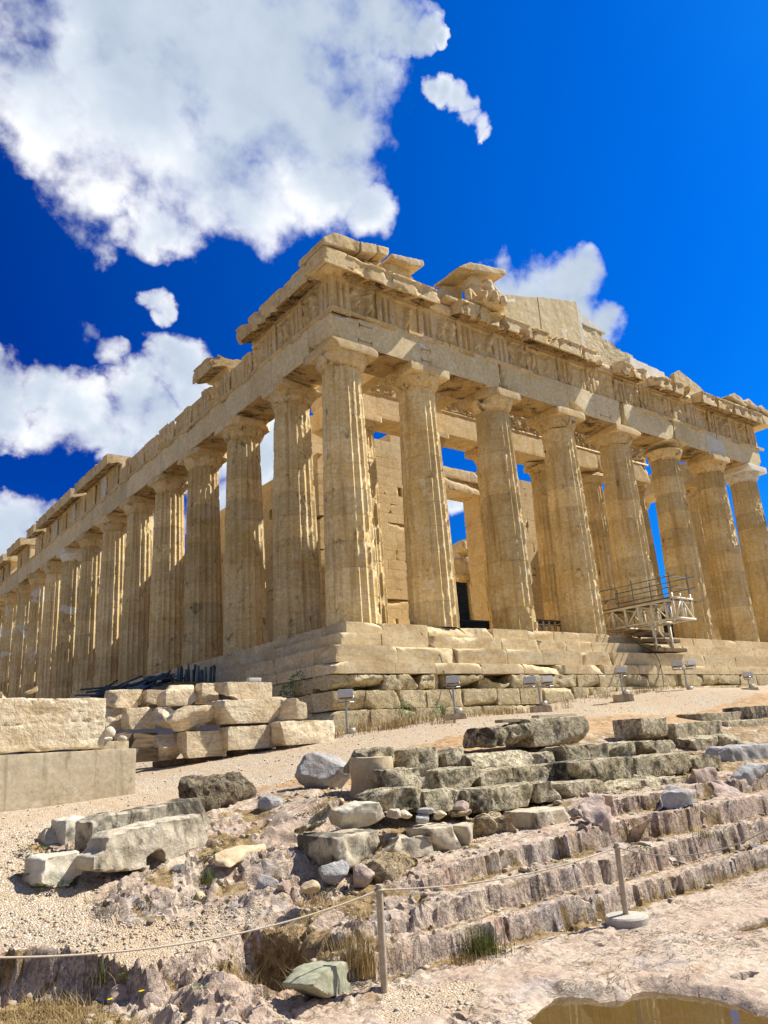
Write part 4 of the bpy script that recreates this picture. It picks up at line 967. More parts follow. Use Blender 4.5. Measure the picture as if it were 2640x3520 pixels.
for k, yb in enumerate((2.6, 3.5)):
    tp('ceiling_beam', xf(rough_block(.6, 3.6, .55, 90+k, .03, .02, .12, 4, .2), (0, 0, 0)), 'marble', sharp=40).location = (FX[1+k], 3.5, 11.3)
def masonry(L, h, thick, seed, zc=.52, blen=1.25, topline=None, gapx=None, res=.16):
    """coursed wall along x from 0 to L, face at y=0, made of single blocks with broken edges"""
    r = np.random.RandomState(seed); parts = []; z = 0; k = 0
    while z < h-.05:
        hc = min(zc*r.uniform(.97, 1.03), h-z); p = -r.uniform(0, .6)
        while p < L:
            bl = blen*r.uniform(.8, 1.25); a, b = max(p, 0), min(p+bl, L); p += bl; k += 1
            if b-a < .12: continue
            if topline and z+hc*.6 > topline((a+b)/2): continue
            if gapx and gapx((a+b)/2, z+hc/2): continue
            V, F = rough_block(b-a-.004, thick+r.uniform(-.005, .005), hc-.003, seed*131+k, .006, .006, res, 3, r.choice([.01, .05, .16], p=[.6, .28, .12]), 2.4)
            V[:, 0] += (a+b)/2; V[:, 1] += thick/2; V[:, 2] += z; parts.append((V, F))
        z += hc
    return joinVF(parts)
WY = 10.9
V, F = masonry(8.5, 12.4, 1.6, 5, topline=lambda x: 12.1-.4*abs(math.sin(x*1.3)), res=.12); tp('hall_wall', (V+np.array((4.58, WY, IZ)), F), 'wall', sharp=38)
V, F = masonry(8.5, 11.4, 1.6, 6, topline=lambda x: 11.2-.5*abs(math.sin(x*1.1)), res=.2); tp('hall_wall', (V+np.array((17.8, WY, IZ)), F), 'wall', sharp=38)
for a, z_, d in ((0, 10.0, .8), (0, 10.75, .7)):
    tp('door_lintel', xf(rough_block(6.6, 1.6, d-.02, 61+int(d*10), .05, .035, .12, 6, .3, 2), (15.4, WY+.8, z_+.02)), 'marble', sharp=40, crust=.2)
V, F = masonry(50, 9.6, 1.15, 7, topline=lambda x: 9.0 if x < 6 else (8.9 if x < 14 else 7.0-.03*x), res=.3); V, F = np.c_[V[:, 1], V[:, 0], V[:, 2]], F[:, ::-1]
tp('hall_wall', (V+np.array((4.58, 8.4, IZ)), F), 'wall', sharp=38)
V, F = masonry(40, 9.6, 1.15, 8, topline=lambda x: 10.2 if x < 5 else (4.6 if x < 16 else 3), res=.4); V, F = np.c_[V[:, 1], V[:, 0], V[:, 2]], F[:, ::-1]
tp('hall_wall', (V+np.array((25.15, 8.4, IZ)), F), 'wall', sharp=38)
# a shattered column standing far inside
c_ = tp('broken_pier', joinVF([xf(rough_block(1.5, 1.5, 1.3, 71, .1, .05, .15, 6, .4), (0, 0, 6.9)), xf(rough_block(1.2, 1.1, 1.1, 72, .1, .05, .15, 6, .4), (.2, 0, 8.2)), shaft(.85, .72, 6.4, 73, 40, 5, .6), xf(echinus(.72, .95, 6.4, 6.9, 74), (0, 0, 0))]), 'column', sharp=35)
c_.location = (22.6, 18.0, 0)

# repairs let into the west architrave: pale marble patches and iron clamps across the cracks
for c, a0, a1, b0, b1 in (('r1', 1098, 1136, 684, 760), ('r2', 1325, 1398, 1022, 1140)):
    L_, R_ = on(*cr(c, a0, b1), 1, AF), on(*cr(c, a1, b0), 1, AF); T_ = on(*cr(c, (a0+a1)/2, b0), 1, AF); B_ = on(*cr(c, (a0+a1)/2, b1), 1, AF)
    tp('marble_patch', xf(rough_block(R_[0]-L_[0], .03, min(T_[2]-ZT, A1-.2)-(B_[2]-ZT), 5, .006, .003, .05, 4, .12), ((L_[0]+R_[0])/2, AF-.004, B_[2]-ZT)), 'newmarble', sharp=40)
for c, a0, a1, b in (('r1', 756, 826, 637), ('r1', 752, 826, 722), ('r1', 1112, 1160, 768), ('r1', 1112, 1164, 832), ('r2', 705, 760, 915), ('r2', 128, 172, 742)):
    p_ = on(*cr(c, a0, b-4), 1, AF-.012); q_ = on(*cr(c, a1, b+4), 1, AF-.012); p_[2] = q_[2] = (p_[2]+q_[2])/2-ZT; u = np.array((0, 0, .09))
    tp('iron_clamp', joinVF([bar(p_, q_, .02), bar(p_-u, p_+u, .02), bar(q_-u, q_+u, .02)]), 'soffit', sharp=None, crust=.6)
# ------------------------------------------------------------------ placing things from their place in the photograph
def place(c, a0, a1, bt, bb, y=None, d=None, yaw=0.0):
    """real width, height, yaw and base point of an upright front face seen between these crop points"""
    pm = cr(c, (a0+a1)/2, bb)
    if d == 'g': d = ground_dist(*pm)
    P0 = on(*pm, 1, y) if y is not None else far(*pm, d)
    n = np.array((math.sin(yaw), -math.cos(yaw), 0))
    def hit(p):
        r_ = ray(*p); return CAM+r_*(((P0-CAM)@n)/(r_@n))
    bm = (bt+bb)/2; L, R = hit(cr(c, a0, bm)), hit(cr(c, a1, bm)); mid = (L+R)/2; mid[2] = 0
    zb, zt = hit(pm)[2], hit(cr(c, (a0+a1)/2, bt))[2]
    return float(np.hypot(*(R-L)[:2])), float(zt-zb), np.array((mid[0], mid[1], zb)), n
SEED = [1000]
def stoneblock(name, label, cat, mat, c, a0, a1, bt, bb, y=None, d=None, yaw=0.0, depth=.5, group=None, sink=.03, tilt=(0, 0), res=None, **kw):
    w_, h, B, n = place(c, a0, a1, bt, bb, y, d, yaw); SEED[0] += 7
    B = B-n*depth/2; B[2] -= sink
    dist = np.linalg.norm(B-CAM); res = res or max(.022, dist*.0030)
    VF = rough_block(w_, depth, h+sink, SEED[0], kw.get('r', .03), kw.get('amp', .02), res, kw.get('chips', 5), kw.get('chip', .12), kw.get('scale', 3.0), kw.get('taper', 0), kw.get('pits', 0), kw.get('bend', 0), kw.get('strata', .0))
    o = mk(name, *VF, M[mat], None, 42, loc=B, rot=(rad(tilt[0]), rad(tilt[1]), yaw))
    o['crust'] = kw.get('crust', .34 if mat.startswith('lich') else 0.0)
    return tag(o, label, cat, group)
def rockthing(name, label, cat, mat, c, a0, a1, bt, bb, y=None, d=None, yaw=0.0, depth=None, sink=.04, seed=None, facets=9, amp=.04, group=None):
    w_, h, B, n = place(c, a0, a1, bt, bb, y, d, yaw); SEED[0] += 7
    depth = depth or w_*.8; B = B-n*depth/2; B[2] -= sink
    dist = np.linalg.norm(B-CAM)
    o = mk(name, *boulder(w_, depth, h+sink, seed or SEED[0], max(.016, dist*.0028), facets, amp), M[mat], None, 42, loc=B, rot=(0, 0, yaw))
    return tag(o, label, cat, group)
# ------------------------------------------------------------------ stack of pale marble blocks beside the temple
G1 = 'pale marble blocks stacked beside the path'
big = stoneblock('marble_slab', 'long pale marble slab with cracked face lying on the concrete plinth', 'stone block', 'block', 'q1', -620, 605, 165, 482, d=12.6, yaw=.16, depth=.95, r=.025, amp=.018, chips=7, chip=.24, scale=2.2, sink=0, strata=.018, res=.03)
stoneblock('concrete_plinth', 'long stained concrete plinth carrying the largest marble slab', 'plinth', 'concrete', 'q1', -640, 775, 488, 690, d=12.45, yaw=.16, depth=1.25, r=.012, amp=.005, chips=1, chip=.02, sink=.3)
stoneblock('concrete_kerb', 'small plain concrete block at the right end of the plinth top', 'stone block', 'concrete', 'q1', 530, 735, 412, 470, d=13.3, yaw=.16, depth=.5, r=.01, amp=.004, chips=1, chip=.03)
stoneblock('timber_baulk', 'dark timber baulk under the left blocks of the marble stack', 'timber', 'timber', 'q1', 650, 900, 365, 440, d=16.6, yaw=.2, depth=.3, r=.01, amp=.004, chips=0)
stoneblock('timber_baulk', 'lower dark timber baulk sunk in grass behind the plinth end', 'timber', 'timber', 'q1', 735, 900, 452, 520, d=16.0, yaw=.2, depth=.3, r=.01, amp=.004, chips=0)
stack = [  # crop, left, right, top, bottom, distance, yaw, depth, chip, label
 ('q1', 848, 940, 368, 500, 16.9, .25, .6, .15, 'brown edged block at the left end of the bottom row of the stack'),
 ('q1', 920, 1062, 364, 520, 16.2, .30, .5, .30, 'rough broken block second from the left in the bottom row of the stack'),
 ('q1', 1060, 1296, 350, 502, 16.2, .28, .6, .14, 'smooth faced block in the middle of the bottom row of the stack'),
 ('q1', 1296, 1606, 320, 456, 16.6, .24, .7, .10, 'long even block right of the middle in the bottom row of the stack'),
 ('q2', 284, 606, 655, 792, 16.9, .22, .7, .12, 'long block at the right end of the bottom row next to a lamp post'),
 ('q1', 600, 706, 220, 345, 16.9, .2, .6, .14, 'small pitted block at the left end of the middle row of the stack'),
 ('q1', 704, 892, 215, 345, 16.7, .2, .6, .14, 'pitted block second from the left in the middle row of the stack'),
 ('q1', 838, 1030, 205, 355, 16.3, .05, .6, .35, 'brownish broken block third from the left in the middle row of the stack'),
 ('q1', 955, 1268, 205, 352, 16.2, .30, .6, .30, 'long block with pointed right end in the middle row of the stack'),
 ('q1', 1190, 1315, 182, 318, 16.9, .22, .5, .15, 'block half hidden behind two others in the middle row'),
 ('q1', 1265, 1626, 170, 308, 16.6, .26, .7, .30, 'longest block of the middle row, right of its centre'),
 ('q1', 1555, 1680, 160, 245, 17.6, .2, .6, .25, 'low block behind the right end of the middle row of the stack'),
 ('q2', 300, 432, 528, 650, 16.9, .1, .6, .2, 'rounded broken block at the right end of the middle row of the stack'),
 ('q1', 628, 822, 112, 222, 17.0, .25, .6, .20, 'squarish block at the left end of the top row of the stack'),
 ('q1', 832, 972, 115, 216, 17.2, .2, .6, .14, 'block second from the left in the top row of the stack'),
 ('q1', 942, 1150, 84, 208, 16.9, .25, .6, .20, 'tallest block of the top row of the stack'),
 ('q1', 1148, 1254, 75, 192, 17.1, .2, .6, .10, 'narrow upright block fourth in the top row of the stack'),
 ('q1', 1255, 1558, 70, 182, 17.0, .25, .7, .25, 'wide block at the right end of the top row of the stack')]
for c, a0, a1, bt, bb, d, yw, dp, ch, lb in stack:
    stoneblock('marble_block', 'pale '+lb, 'stone block', 'block', c, a0+5, a1-5, bt+2, bb, d=d, yaw=yw*.6, depth=dp*.6, chip=ch*.62, chips=6, r=.018, amp=.014, pits=.004, strata=.012, group=G1, sink=.0)
for a0, a1, b, d, lb in ((940, 1000, 532, 16.4, 'under the broken block'), (1005, 1060, 522, 16.4, 'left of the gap under the bottom row'), (1110, 1270, 508, 16.5, 'under the smooth faced block'), (1365, 1560, 462, 16.9, 'under the long even block')):
    stoneblock('timber_spacer', 'short timber spacer '+lb+' of the stack', 'timber', 'timber', 'q1', a0, a1, b-12, b+14, d=d, yaw=.25, depth=.4, r=.006, amp=.003, chips=0)
for a0, a1, b, d, lb in ((1330, 1585, 314, 16.9, 'between the two longest blocks'), (1060, 1260, 356, 16.5, 'above the smooth faced block'), (840, 950, 206, 17.1, 'below the top row')):
    stoneblock('timber_spacer', 'flat timber spacer '+lb+' of the stack', 'timber', 'timber', 'q1', a0, a1, b-6, b+10, d=d, yaw=.25, depth=.4, r=.005, amp=.003, chips=0)
stoneblock('timber_spacer', 'timber spacers under the block beside the lamp post', 'timber', 'timber', 'q2', 320, 590, 788, 812, d=17.1, yaw=.22, depth=.4, r=.006, amp=.003, chips=0)
for a0, a1, bt, bb, d, lb in ((600, 666, 320, 392, 13.2, 'larger white stone lump beside the big slab'), (594, 650, 383, 414, 13.0, 'flat white stone on the concrete beside the slab end'), (675, 734, 376, 414, 13.2, 'small white angular stone on the concrete block')):
    rockthing('white_stone', lb, 'stone', 'whiterock', 'q1', a0, a1, bt, bb, d=d, sink=0)
for a0, a1, bt, bb, lb in ((0, 72, 145, 166, 'thin flat stone lying on top of the big slab at the left edge'), (163, 236, 142, 164, 'thin flat stone lying on top of the big slab, right of another')):
    stoneblock('flat_stone', lb, 'stone', 'block', 'q1', a0, a1, bt, bb, d=12.9, yaw=.16, depth=.3, r=.02, sink=0.02)
# ------------------------------------------------------------------ heap of scaffold pipes against the north steps
rp = np.random.RandomState(3)
for k in range(44):
    t_ = rp.rand(); a_ = 560+420*t_+rp.uniform(-60, 30); b_ = 985-85*t_+rp.uniform(-38, 30); xx = rp.uniform(-3.0, -2.3)
    p0 = on(*cr('r4', a_, b_), 0, xx); L = rp.uniform(1.6, 4.2); a = rp.normal(0, .16)+math.pi/2; e = rp.normal(-.02, .07)
    v = np.array((math.cos(a)*math.cos(e), math.sin(a)*math.cos(e), math.sin(e)))*L/2
    tag(mk('scaffold_pipe', *tube(p0-v, p0+v, .045, 8), M['pipe' if k % 3 else 'pipelight'], None, 40), 'long dark pipe lying in the heap against the left steps of the temple', 'pipe', 'pipes heaped against the steps')
tag(mk('pallet_stack', *rough_block(1.3, 11.0, 1.0, 77, .02, .01, .3, 0), M['timber'], None, 40, loc=(-2.75, 11.0, -2.35)), 'long low timber stack under the heap of dark pipes', 'timber')
for k in range(16):
    p = on(*cr('q1', 1005+k*14.5, 112+rp.uniform(-8, 8)-k*.8), 0, -2.3-.12*(k % 3)); h = rp.uniform(.5, .85)
    tag(mk('upright_pipe', *tube(p-np.array((0, 0, .5)), p+np.array((rp.normal(0, .06), rp.normal(0, .06), h)), .05, 8), M['pipe' if k % 4 else 'pipelight'], None, 40), 'dark pipe standing upright in the bundle against the left steps', 'pipe', 'pipes standing in a bundle')
# ------------------------------------------------------------------ floodlights on posts along the front
def floodlight(c, a, bbase, btop, y, label, heads=1, ang=0.5, block=True):
    P = on(*cr(c, a, bbase), 1, y); T = on(*cr(c, a, btop), 1, y); h = T[2]-P[2]
    r_ = empty('floodlight', P, label, 'floodlight', 'floodlights on posts along the path'); r_.rotation_euler = (0, 0, ang)
    mk('post', *joinVF([tube((0, 0, .08), (0, 0, h-.16), .028, 10), tube((0, 0, .10), (0, 0, .14), .06, 10)]), M['galv'], r_)
    mk('base', *rough_block(.62, .36, .26, 5, .012, .004, .08, 2, .03), M['concrete'], r_, loc=(0, 0, -.14))
    for q in range(heads):
        xo = 0 if heads == 1 else (-.27+.54*q)
        bm = bmesh.new(); bmesh.ops.create_cube(bm, size=1.0)
        for v in bm.verts: v.co.x *= .40; v.co.y *= .26; v.co.z *= .20; v.co.x *= (1.0 if v.co.y < 0 else .8)
        bmesh.ops.bevel(bm, geom=bm.edges[:], offset=.02, segments=2, affect='EDGES')
        me = bpy.data.meshes.new('housing'); bm.to_mesh(me); bm.free(); me.materials.append(M['lampgrey'])
        hd = bpy.data.objects.new('housing', me); col.objects.link(hd); hd.parent = r_; hd.location = (xo, 0, h-.02); hd.rotation_euler = (rad(-14), 0, .25*(q-.5) if heads > 1 else 0)
        mk('glass', *box(-.16, .16, -.10, .10, -.115, -.103), M['lampdark'], hd, None)
        mk('bracket', *joinVF([bar((-.19, 0, -.02), (-.19, 0, -.2), .02), bar((.19, 0, -.02), (.19, 0, -.2), .02), bar((-.2, 0, -.2), (.2, 0, -.2), .025)]), M['galv'], hd, None)
    if heads > 1: mk('crossbar', *bar((-.45, 0, h-.22), (.45, 0, h-.22), .05), M['galv'], r_, None)
    mk('junction_box', *box(.04, .20, -.06, .06, .12, .26), M['lampgrey'], r_, None)
floodlight('q2', 655, 765, 505, -4.6, 'single lamp floodlight on a post right of the marble stack', 1, -.6)
floodlight('q2', 1270, 645, 425, -4.2, 'single lamp floodlight on a post below the second column', 1, -.6)
floodlight('q3', 365, 598, 425, -4.2, 'twin lamp floodlight nearest, left of the shadow on the steps', 2, -.5)
floodlight('q3', 835, 530, 370, -4.0, 'floodlight whose post stands in the shadow of the platform on the steps', 1, -.5)
floodlight('q3', 1203, 505, 332, -4.0, 'twin lamp floodlight right of the platform in front of the steps', 2, -.5)
floodlight('q3', 1558, 488, 395, -3.6, 'farthest floodlight near the right edge of the steps', 1, -.5)
Pl = on(*cr('q2', 120, 436), 0, -3.2)
lp = empty('small_lamp', Pl, 'small white lamp box peeping over the top of the marble stack', 'lamp')
mk('housing', *xf(rough_block(.42, .2, .13, 4, .02, .002, .05, 0), (0, 0, -.02)), M['lampgrey'], lp); mk('post', *tube((0, 0, -1.2), (0, 0, -.02), .03, 8), M['galv'], lp)
# ------------------------------------------------------------------ steel platform bracketed out over the steps
PX0, PX1, PYN, PYF, PZ = 14.95, 16.3, -2.45, 1.3, 1.22+ZT
pf_ = empty('work_platform', (PX0, PYN, ZT-.97), 'cream steel truss platform with tube railing jutting out over the front steps', 'platform')
O = np.array(pf_.location); zz = PZ-O[2]; zb_ = zz-.86; W_ = PX1-PX0; LY_ = PYF-PYN
mk('deck', *joinVF([xf(rough_block(.225, LY_, .05, 40+k, .005, .002, .4, 0), (k*.235+.05, LY_/2+.1, zz)) for k in range(6)]), M['timber'], pf_, 40)
for x in (0.0, W_):
    n = 6; ys_ = np.linspace(.35, LY_, n); parts = [bar((x, -.05, zz-.06), (x, LY_, zz-.06), .08, .09), bar((x, .0, zb_), (x, LY_, zb_), .07, .08)]
    for y in ys_: parts.append(bar((x, y, zz-.1), (x, y, zb_), .08, .10))
    for i in range(n-1): parts.append(bar((x+.02, ys_[i], zb_ if i % 2 else zz-.1), (x+.02, ys_[i+1], zz-.1 if i % 2 else zb_), .05, .05))
    mk('truss', *joinVF(parts), M['whitesteel'], pf_, None)
for y in np.linspace(.2, LY_-.2, 5): mk('cross_beam', *bar((-.2, y, zz-.09), (W_+.2, y, zz-.09), .09, .06), M['whitesteel'], pf_, None)
for y in np.linspace(.0, LY_, 5): mk('cross_beam', *bar((0, y, zb_), (W_, y, zb_), .07, .07), M['whitesteel'], pf_, None)
mk('end_frame', *joinVF([bar((x, 0, zb_-.02), (x, 0, zz+.22), .08, .09) for x in (0, W_*.45, W_)]+[bar((0, -.02, zb_), (W_*.45, -.02, zz), .06), bar((W_, -.02, zb_), (W_*.45, -.02, zz), .06), bar((-.1, -.03, zb_), (W_+.1, -.03, zb_), .09), bar((-.1, -.03, zz), (W_+.1, -.03, zz), .08)]), M['whitesteel'], pf_, None)
for x in (.05, W_-.1):
    mk('leg', *joinVF([bar((x, 1.15, zb_), (x, 1.15, .12), .11, .10)]), M['whitesteel'], pf_, None)
mk('leg_brace', *joinVF([bar((.05, 1.15, .2), (W_-.1, 1.15, .2), .07), bar((.05, 1.17, zb_), (W_-.1, 1.17, .25), .05)]), M['whitesteel'], pf_, None)
mk('rail', *joinVF([tube((x, -.35, zz+q), (x, LY_, zz+q), .024, 8) for x in (0, W_) for q in (.45, .92)]+[tube((-.35, 0, zz+q), (W_+.35, 0, zz+q), .024, 8) for q in (.45, .92)]), M['railsteel'], pf_, 40)
for x in (0, W_):
    for y in (0, LY_*.5, LY_-.1): mk('rail_post', *tube((x, y, zz-.05), (x, y, zz+1.08), .026, 8), M['railsteel'], pf_, 40)
for k, (x_, y_, z_, w_, lb) in enumerate(((15.6, -.35, .0, 1.9, 'highest on the left'), (15.7, -.75, -.16, 2.0, 'second from the top'), (15.7, -1.05, -.48, 2.2, 'third from the top'), (15.7, -1.25, -.90, 2.4, 'lowest, under the legs'))):
    tag(mk('packing_timber', *rough_block(w_, .6, .15, 60+k, .01, .005, .1, 1, .04), M['timber'], None, 40, loc=(x_, y_, z_+ZT+.005)), 'dark packing timbers on the broken steps under the platform, '+lb, 'timber')
# low boarding and corrugated sheets between the columns
def corrugated(p0, p1, h, label):
    p0 = np.array(p0); p1 = np.array(p1); L = np.linalg.norm(p1-p0); d = (p1-p0)/L; n = np.array((-d[1], d[0], 0)); z = np.arange(0, h, .02); V = []
    for zz_ in z:
        o_ = .025*math.sin(zz_*2*math.pi/.10)
        for s in (0, L): V.append(p0+d*s+n*o_+np.array((0, 0, zz_)))
    nb_ = len(V)
    V += [v+n*.012 for v in V[:nb_]]
    m_ = len(z); F = [(2*i, 2*i+1, 2*i+3, 2*i+2) for i in range(m_-1)]+[(nb_+2*i+2, nb_+2*i+3, nb_+2*i+1, nb_+2*i) for i in range(m_-1)]
    return tag(mk('corrugated_sheet', V, F, M['sheet'], None, 60), label, 'sheet')
a = on(*cr('r5', 1268, 1085), 1, 3.4); b = on(*cr('r5', 1475, 1085), 1, 3.4); t_ = on(*cr('r5', 1375, 1010), 1, 3.4)
corrugated((a[0], a[1], ZT+.01), (b[0]-.1, b[1], ZT+.01), .95, 'dark corrugated sheet standing between the second and third front columns')
corrugated((a[0]+.1, a[1]+.15, ZT+.01), (a[0]+1.05, a[1]+.15, ZT+.01), 2.6, 'taller narrow dark corrugated sheet just right of the second front column')
a = on(*cr('r6', 1060, 1185), 1, 3.4); b = on(*cr('r6', 1130, 1185), 1, 3.4)
corrugated((a[0]-.5, a[1], ZT+.01), (b[0]+1.0, b[1], ZT+.01), 2.0, 'dark corrugated sheet behind the end of the steel platform')
a = on(*cr('r6', 350, 1105), 1, 1.9); b = on(*cr('r6', 480, 1080), 1, 1.9)
wd = empty('timber_stage', (a[0], a[1], ZT), 'low timber stage on the floor between the third and fourth front columns', 'stage')
mk('deck', *xf(rough_block(b[0]-a[0]+.8, 1.2, .07, 9, .005, .003, .2, 0), ((b[0]-a[0])/2, .6, .78)), M['timber'], wd, 40)
mk('frame', *joinVF([bar((x, yy, 0), (x, yy, .78), .08) for x in np.linspace(0, b[0]-a[0], 5) for yy in (0.03, 1.1)]+[bar((-.3, 0.03, .12), (b[0]-a[0]+.3, 0.03, .12), .06), bar((-.3, .03, .62), (b[0]-a[0]+.3, .03, .62), .06)]), M['paleplank'], wd, None)
# black cable hanging down the steps
pts = [on(*cr('q2', a_, b_), 1, y_)+np.array((0, -.03, .02)) for a_, b_, y_ in ((1075, 165, .0), (1090, 205, -.05), (1120, 235, -.73), (1155, 250, -.76), (1180, 290, -1.42), (1195, 345, -1.45), (1205, 400, -1.7), (1225, 470, -1.85), (1250, 540, -1.95), (1265, 590, -2.6), (1268, 640, -4.1))]
tag(mk('cable', *path_tube(pts, .016, 6), M['cable'], None, 180), 'thin black cable hanging down the front steps to a lamp', 'cable')
pts = [on(*cr('q3', a_, b_), 1, y_)+np.array((0, -.03, .02)) for a_, b_, y_ in ((900, 215, -.8), (960, 250, -1.2), (1010, 275, -1.45), (1035, 320, -1.5), (1050, 380, -1.7), (1060, 450, -1.85), (1058, 530, -2.2))]
tag(mk('cable', *path_tube(pts, .016, 6), M['cable'], None, 180), 'thin black cable running down below the steel platform', 'cable')
# ------------------------------------------------------------------ seated marble figures under the gable slab
def ell(c, r, tilt=0.0):
    bm = bmesh.new(); bmesh.ops.create_icosphere(bm, subdivisions=3, radius=1.0); V = np.array([v.co[:] for v in bm.verts])*np.array(r); F = [[v.index for v in f.verts] for f in bm.faces]; bm.free()
    return xf((V, F), c, 0, 0, tilt)
def cone(a_, b_, r0, r1): return tube(a_, b_, r0, 14, r1)
fig = joinVF([  # two headless figures leaning together: bodies, legs drawn up, arms
 ell((-.28, 0, .50), (.27, .24, .42), .12), ell((-.26, -.06, .92), (.24, .2, .20), 0), ell((-.30, -.02, .16), (.38, .32, .20)), cone((-.30, -.15, .2), (-.62, -.38, .40), .17, .13), cone((-.62, -.38, .40), (-.60, -.42, .02), .13, .10),
 cone((-.12, -.2, .18), (-.05, -.48, .36), .17, .13), cone((-.05, -.48, .36), (-.1, -.52, 0.02), .13, .10), cone((-.48, -.05, .88), (-.66, -.14, .55), .10, .085), cone((-.66, -.14, .55), (-.56, -.3, .34), .085, .06),
 ell((.36, .02, .48), (.26, .24, .46), -.10), ell((.28, -.02, .88), (.20, .19, .18), 0), ell((.40, -.05, .15), (.34, .32, .2)), cone((.36, -.15, .25), (.30, -.45, .42), .16, .12), cone((.30, -.45, .42), (.34, -.5, .02), .13, .12), cone((.56, -.1, .25), (.62, -.4, .30), .16, .13), cone((.62, -.4, .30), (.66, -.45, .02), .13, .12),
 cone((.12, -.05, .85), (-.15, -.1, .80), .09, .08), cone((.50, 0, .82), (.62, -.18, .48), .09, .075), ell((0, 0, .04), (.85, .5, .07))])
V, F, N = remesh(fig, .028); Pz = V*np.array((9, 9, 2.2)); V = V+N*(.018*pn(Pz, 5)+.010*fbm(V*7, 3, 6))[:, None]
pb = np.array((7.75, -.22, ZT+ZG+.14))
st = tag(mk('marble_figures', V*np.array((1.3, 1.1, 1.42)), F, M['newmarble'], None, 60, loc=pb, rot=(0, 0, -.35)), 'pair of pale headless seated figures carved in marble under a gable slab', 'statue')
st.data.materials[0] = M['marble']; st['crust'] = -.3
# ------------------------------------------------------------------ old stepped wall of lichened blocks
G2 = 'lichened step blocks in front of the temple'
def row(nm, y, lst, where, mat='lichen', **kw):
    for k, e in enumerate(lst):
        c, a0, a1, bt, bb = e[:5]; lb = e[5]; o_ = dict(depth=.62, r=.022, amp=.018, chips=5, chip=.13, scale=5, group=G2, sink=.06, pits=.016, bend=.02); o_.update(kw)
        if len(e) > 6: o_.update(e[6])
        m_ = o_.pop('mat', mat); yy = o_.pop('y', y)
        stoneblock('step_block', lb+', '+where, 'stone block', m_, c, a0, a1, bt, bb, y=yy, **o_)
W3 = 'upper course of the lichened steps'
row('c', -11.55, [('q2', 765, 925, 808, 930, 'dark mossy block behind the upright drum'), ('q2', 922, 1222, 814, 930, 'long dark block just right of the drum'), ('q2', 1220, 1372, 814, 928, 'block between a long dark one and a protruding one', dict(depth=.5)),
 ('q3', -30, 358, 838, 930, 'longest protruding block', dict(y=-11.75)), ('q3', 355, 486, 836, 906, 'grey blue block with a rounded corner'), ('q3', 486, 650, 800, 888, 'recessed squarish block left of a small one'),
 ('q3', 645, 802, 790, 868, 'block with a chipped right corner'), ('q3', 800, 948, 776, 862, 'greenish block left of two narrow ones'), ('q3', 945, 1022, 772, 852, 'narrowest block'), ('q3', 1018, 1156, 770, 842, 'last block on the right')], W3)
W2 = 'middle course of the lichened steps'
row('c', -12.25, [('q2', 903, 1118, 930, 1042, 'block at the left end beside the drum'), ('q2', 1118, 1420, 935, 1050, 'long low block right of the drum', dict(y=-12.35)), ('q2', 1415, 1606, 935, 1040, 'block with a rounded right end', dict(y=-12.35)), ('q3', 212, 366, 916, 1016, 'square block with a clear vertical joint'),
 ('q3', 364, 528, 906, 1006, 'yellowish block left of the dark overhanging one'), ('q3', 545, 897, 878, 996, 'dark overhanging block with black crust', dict(y=-12.5, crust=.6)), ('q3', 893, 958, 882, 962, 'small block tucked behind the dark overhanging one'),
 ('q3', 905, 1222, 850, 950, 'large pale sharp edged block'), ('q3', 1216, 1392, 838, 922, 'last block on the right with a worn top')], W2)
W1 = 'lower course of the lichened steps'
row('c', -12.85, [('q2', 848, 1116, 1046, 1142, 'block at the left end below the drum'), ('q2', 1116, 1332, 1050, 1146, 'dark block in shade left of a long one'), ('q3', -62, 348, 1036, 1146, 'longest block'), ('q3', 345, 482, 1010, 1102, 'cracked pale block'),
 ('q3', 480, 766, 1000, 1112, 'wide greenish block'), ('q3', 764, 942, 990, 1092, 'yellowish block with a vertical crack'), ('q3', 940, 1092, 972, 1076, 'rounded broken block'), ('q3', 1086, 1212, 982, 1062, 'small broken block at the right end')], W1)
W4 = 'on the bank above the steps'
row('c', -10.0, [('q3', 55, 212, 692, 782, 'low dark pitted block, left of the pair', dict(r=.05, amp=.035, crust=.5)), ('q3', 205, 326, 676, 778, 'dark pitted block in the middle of the pair', dict(r=.05, amp=.035, crust=.3)), ('q3', 318, 642, 636, 778, 'large squared grey block'),
 ('q3', 942, 1122, 640, 760, 'dark block at the left of the right hand group'), ('q3', 1118, 1442, 664, 802, 'largest block of the right hand group', dict(y=-10.1)), ('q3', 1232, 1380, 742, 826, 'block below the largest of the right hand group', dict(y=-10.5)), ('q3', 1375, 1532, 735, 822, 'block at the foot of the right hand group', dict(y=-10.5)),
 ('q3', 1416, 1642, 655, 738, 'sharp edged pale block in the right hand group', dict(y=-9.2)), ('q3', 1520, 1720, 724, 792, 'low block under the pale one near the right edge', dict(y=-9.6)), ('q3', 1280, 1560, 610, 672, 'thin flat block behind the right hand group', dict(y=-8.4)), ('q3', 1545, 1760, 572, 655, 'black crusted block at the right edge', dict(y=-8.6, crust=.6)), ('q3', 1635, 1800, 655, 730, 'block half outside the right edge', dict(y=-9.0))], W4, depth=.8)
G3 = 'blocks of the pale broken course'
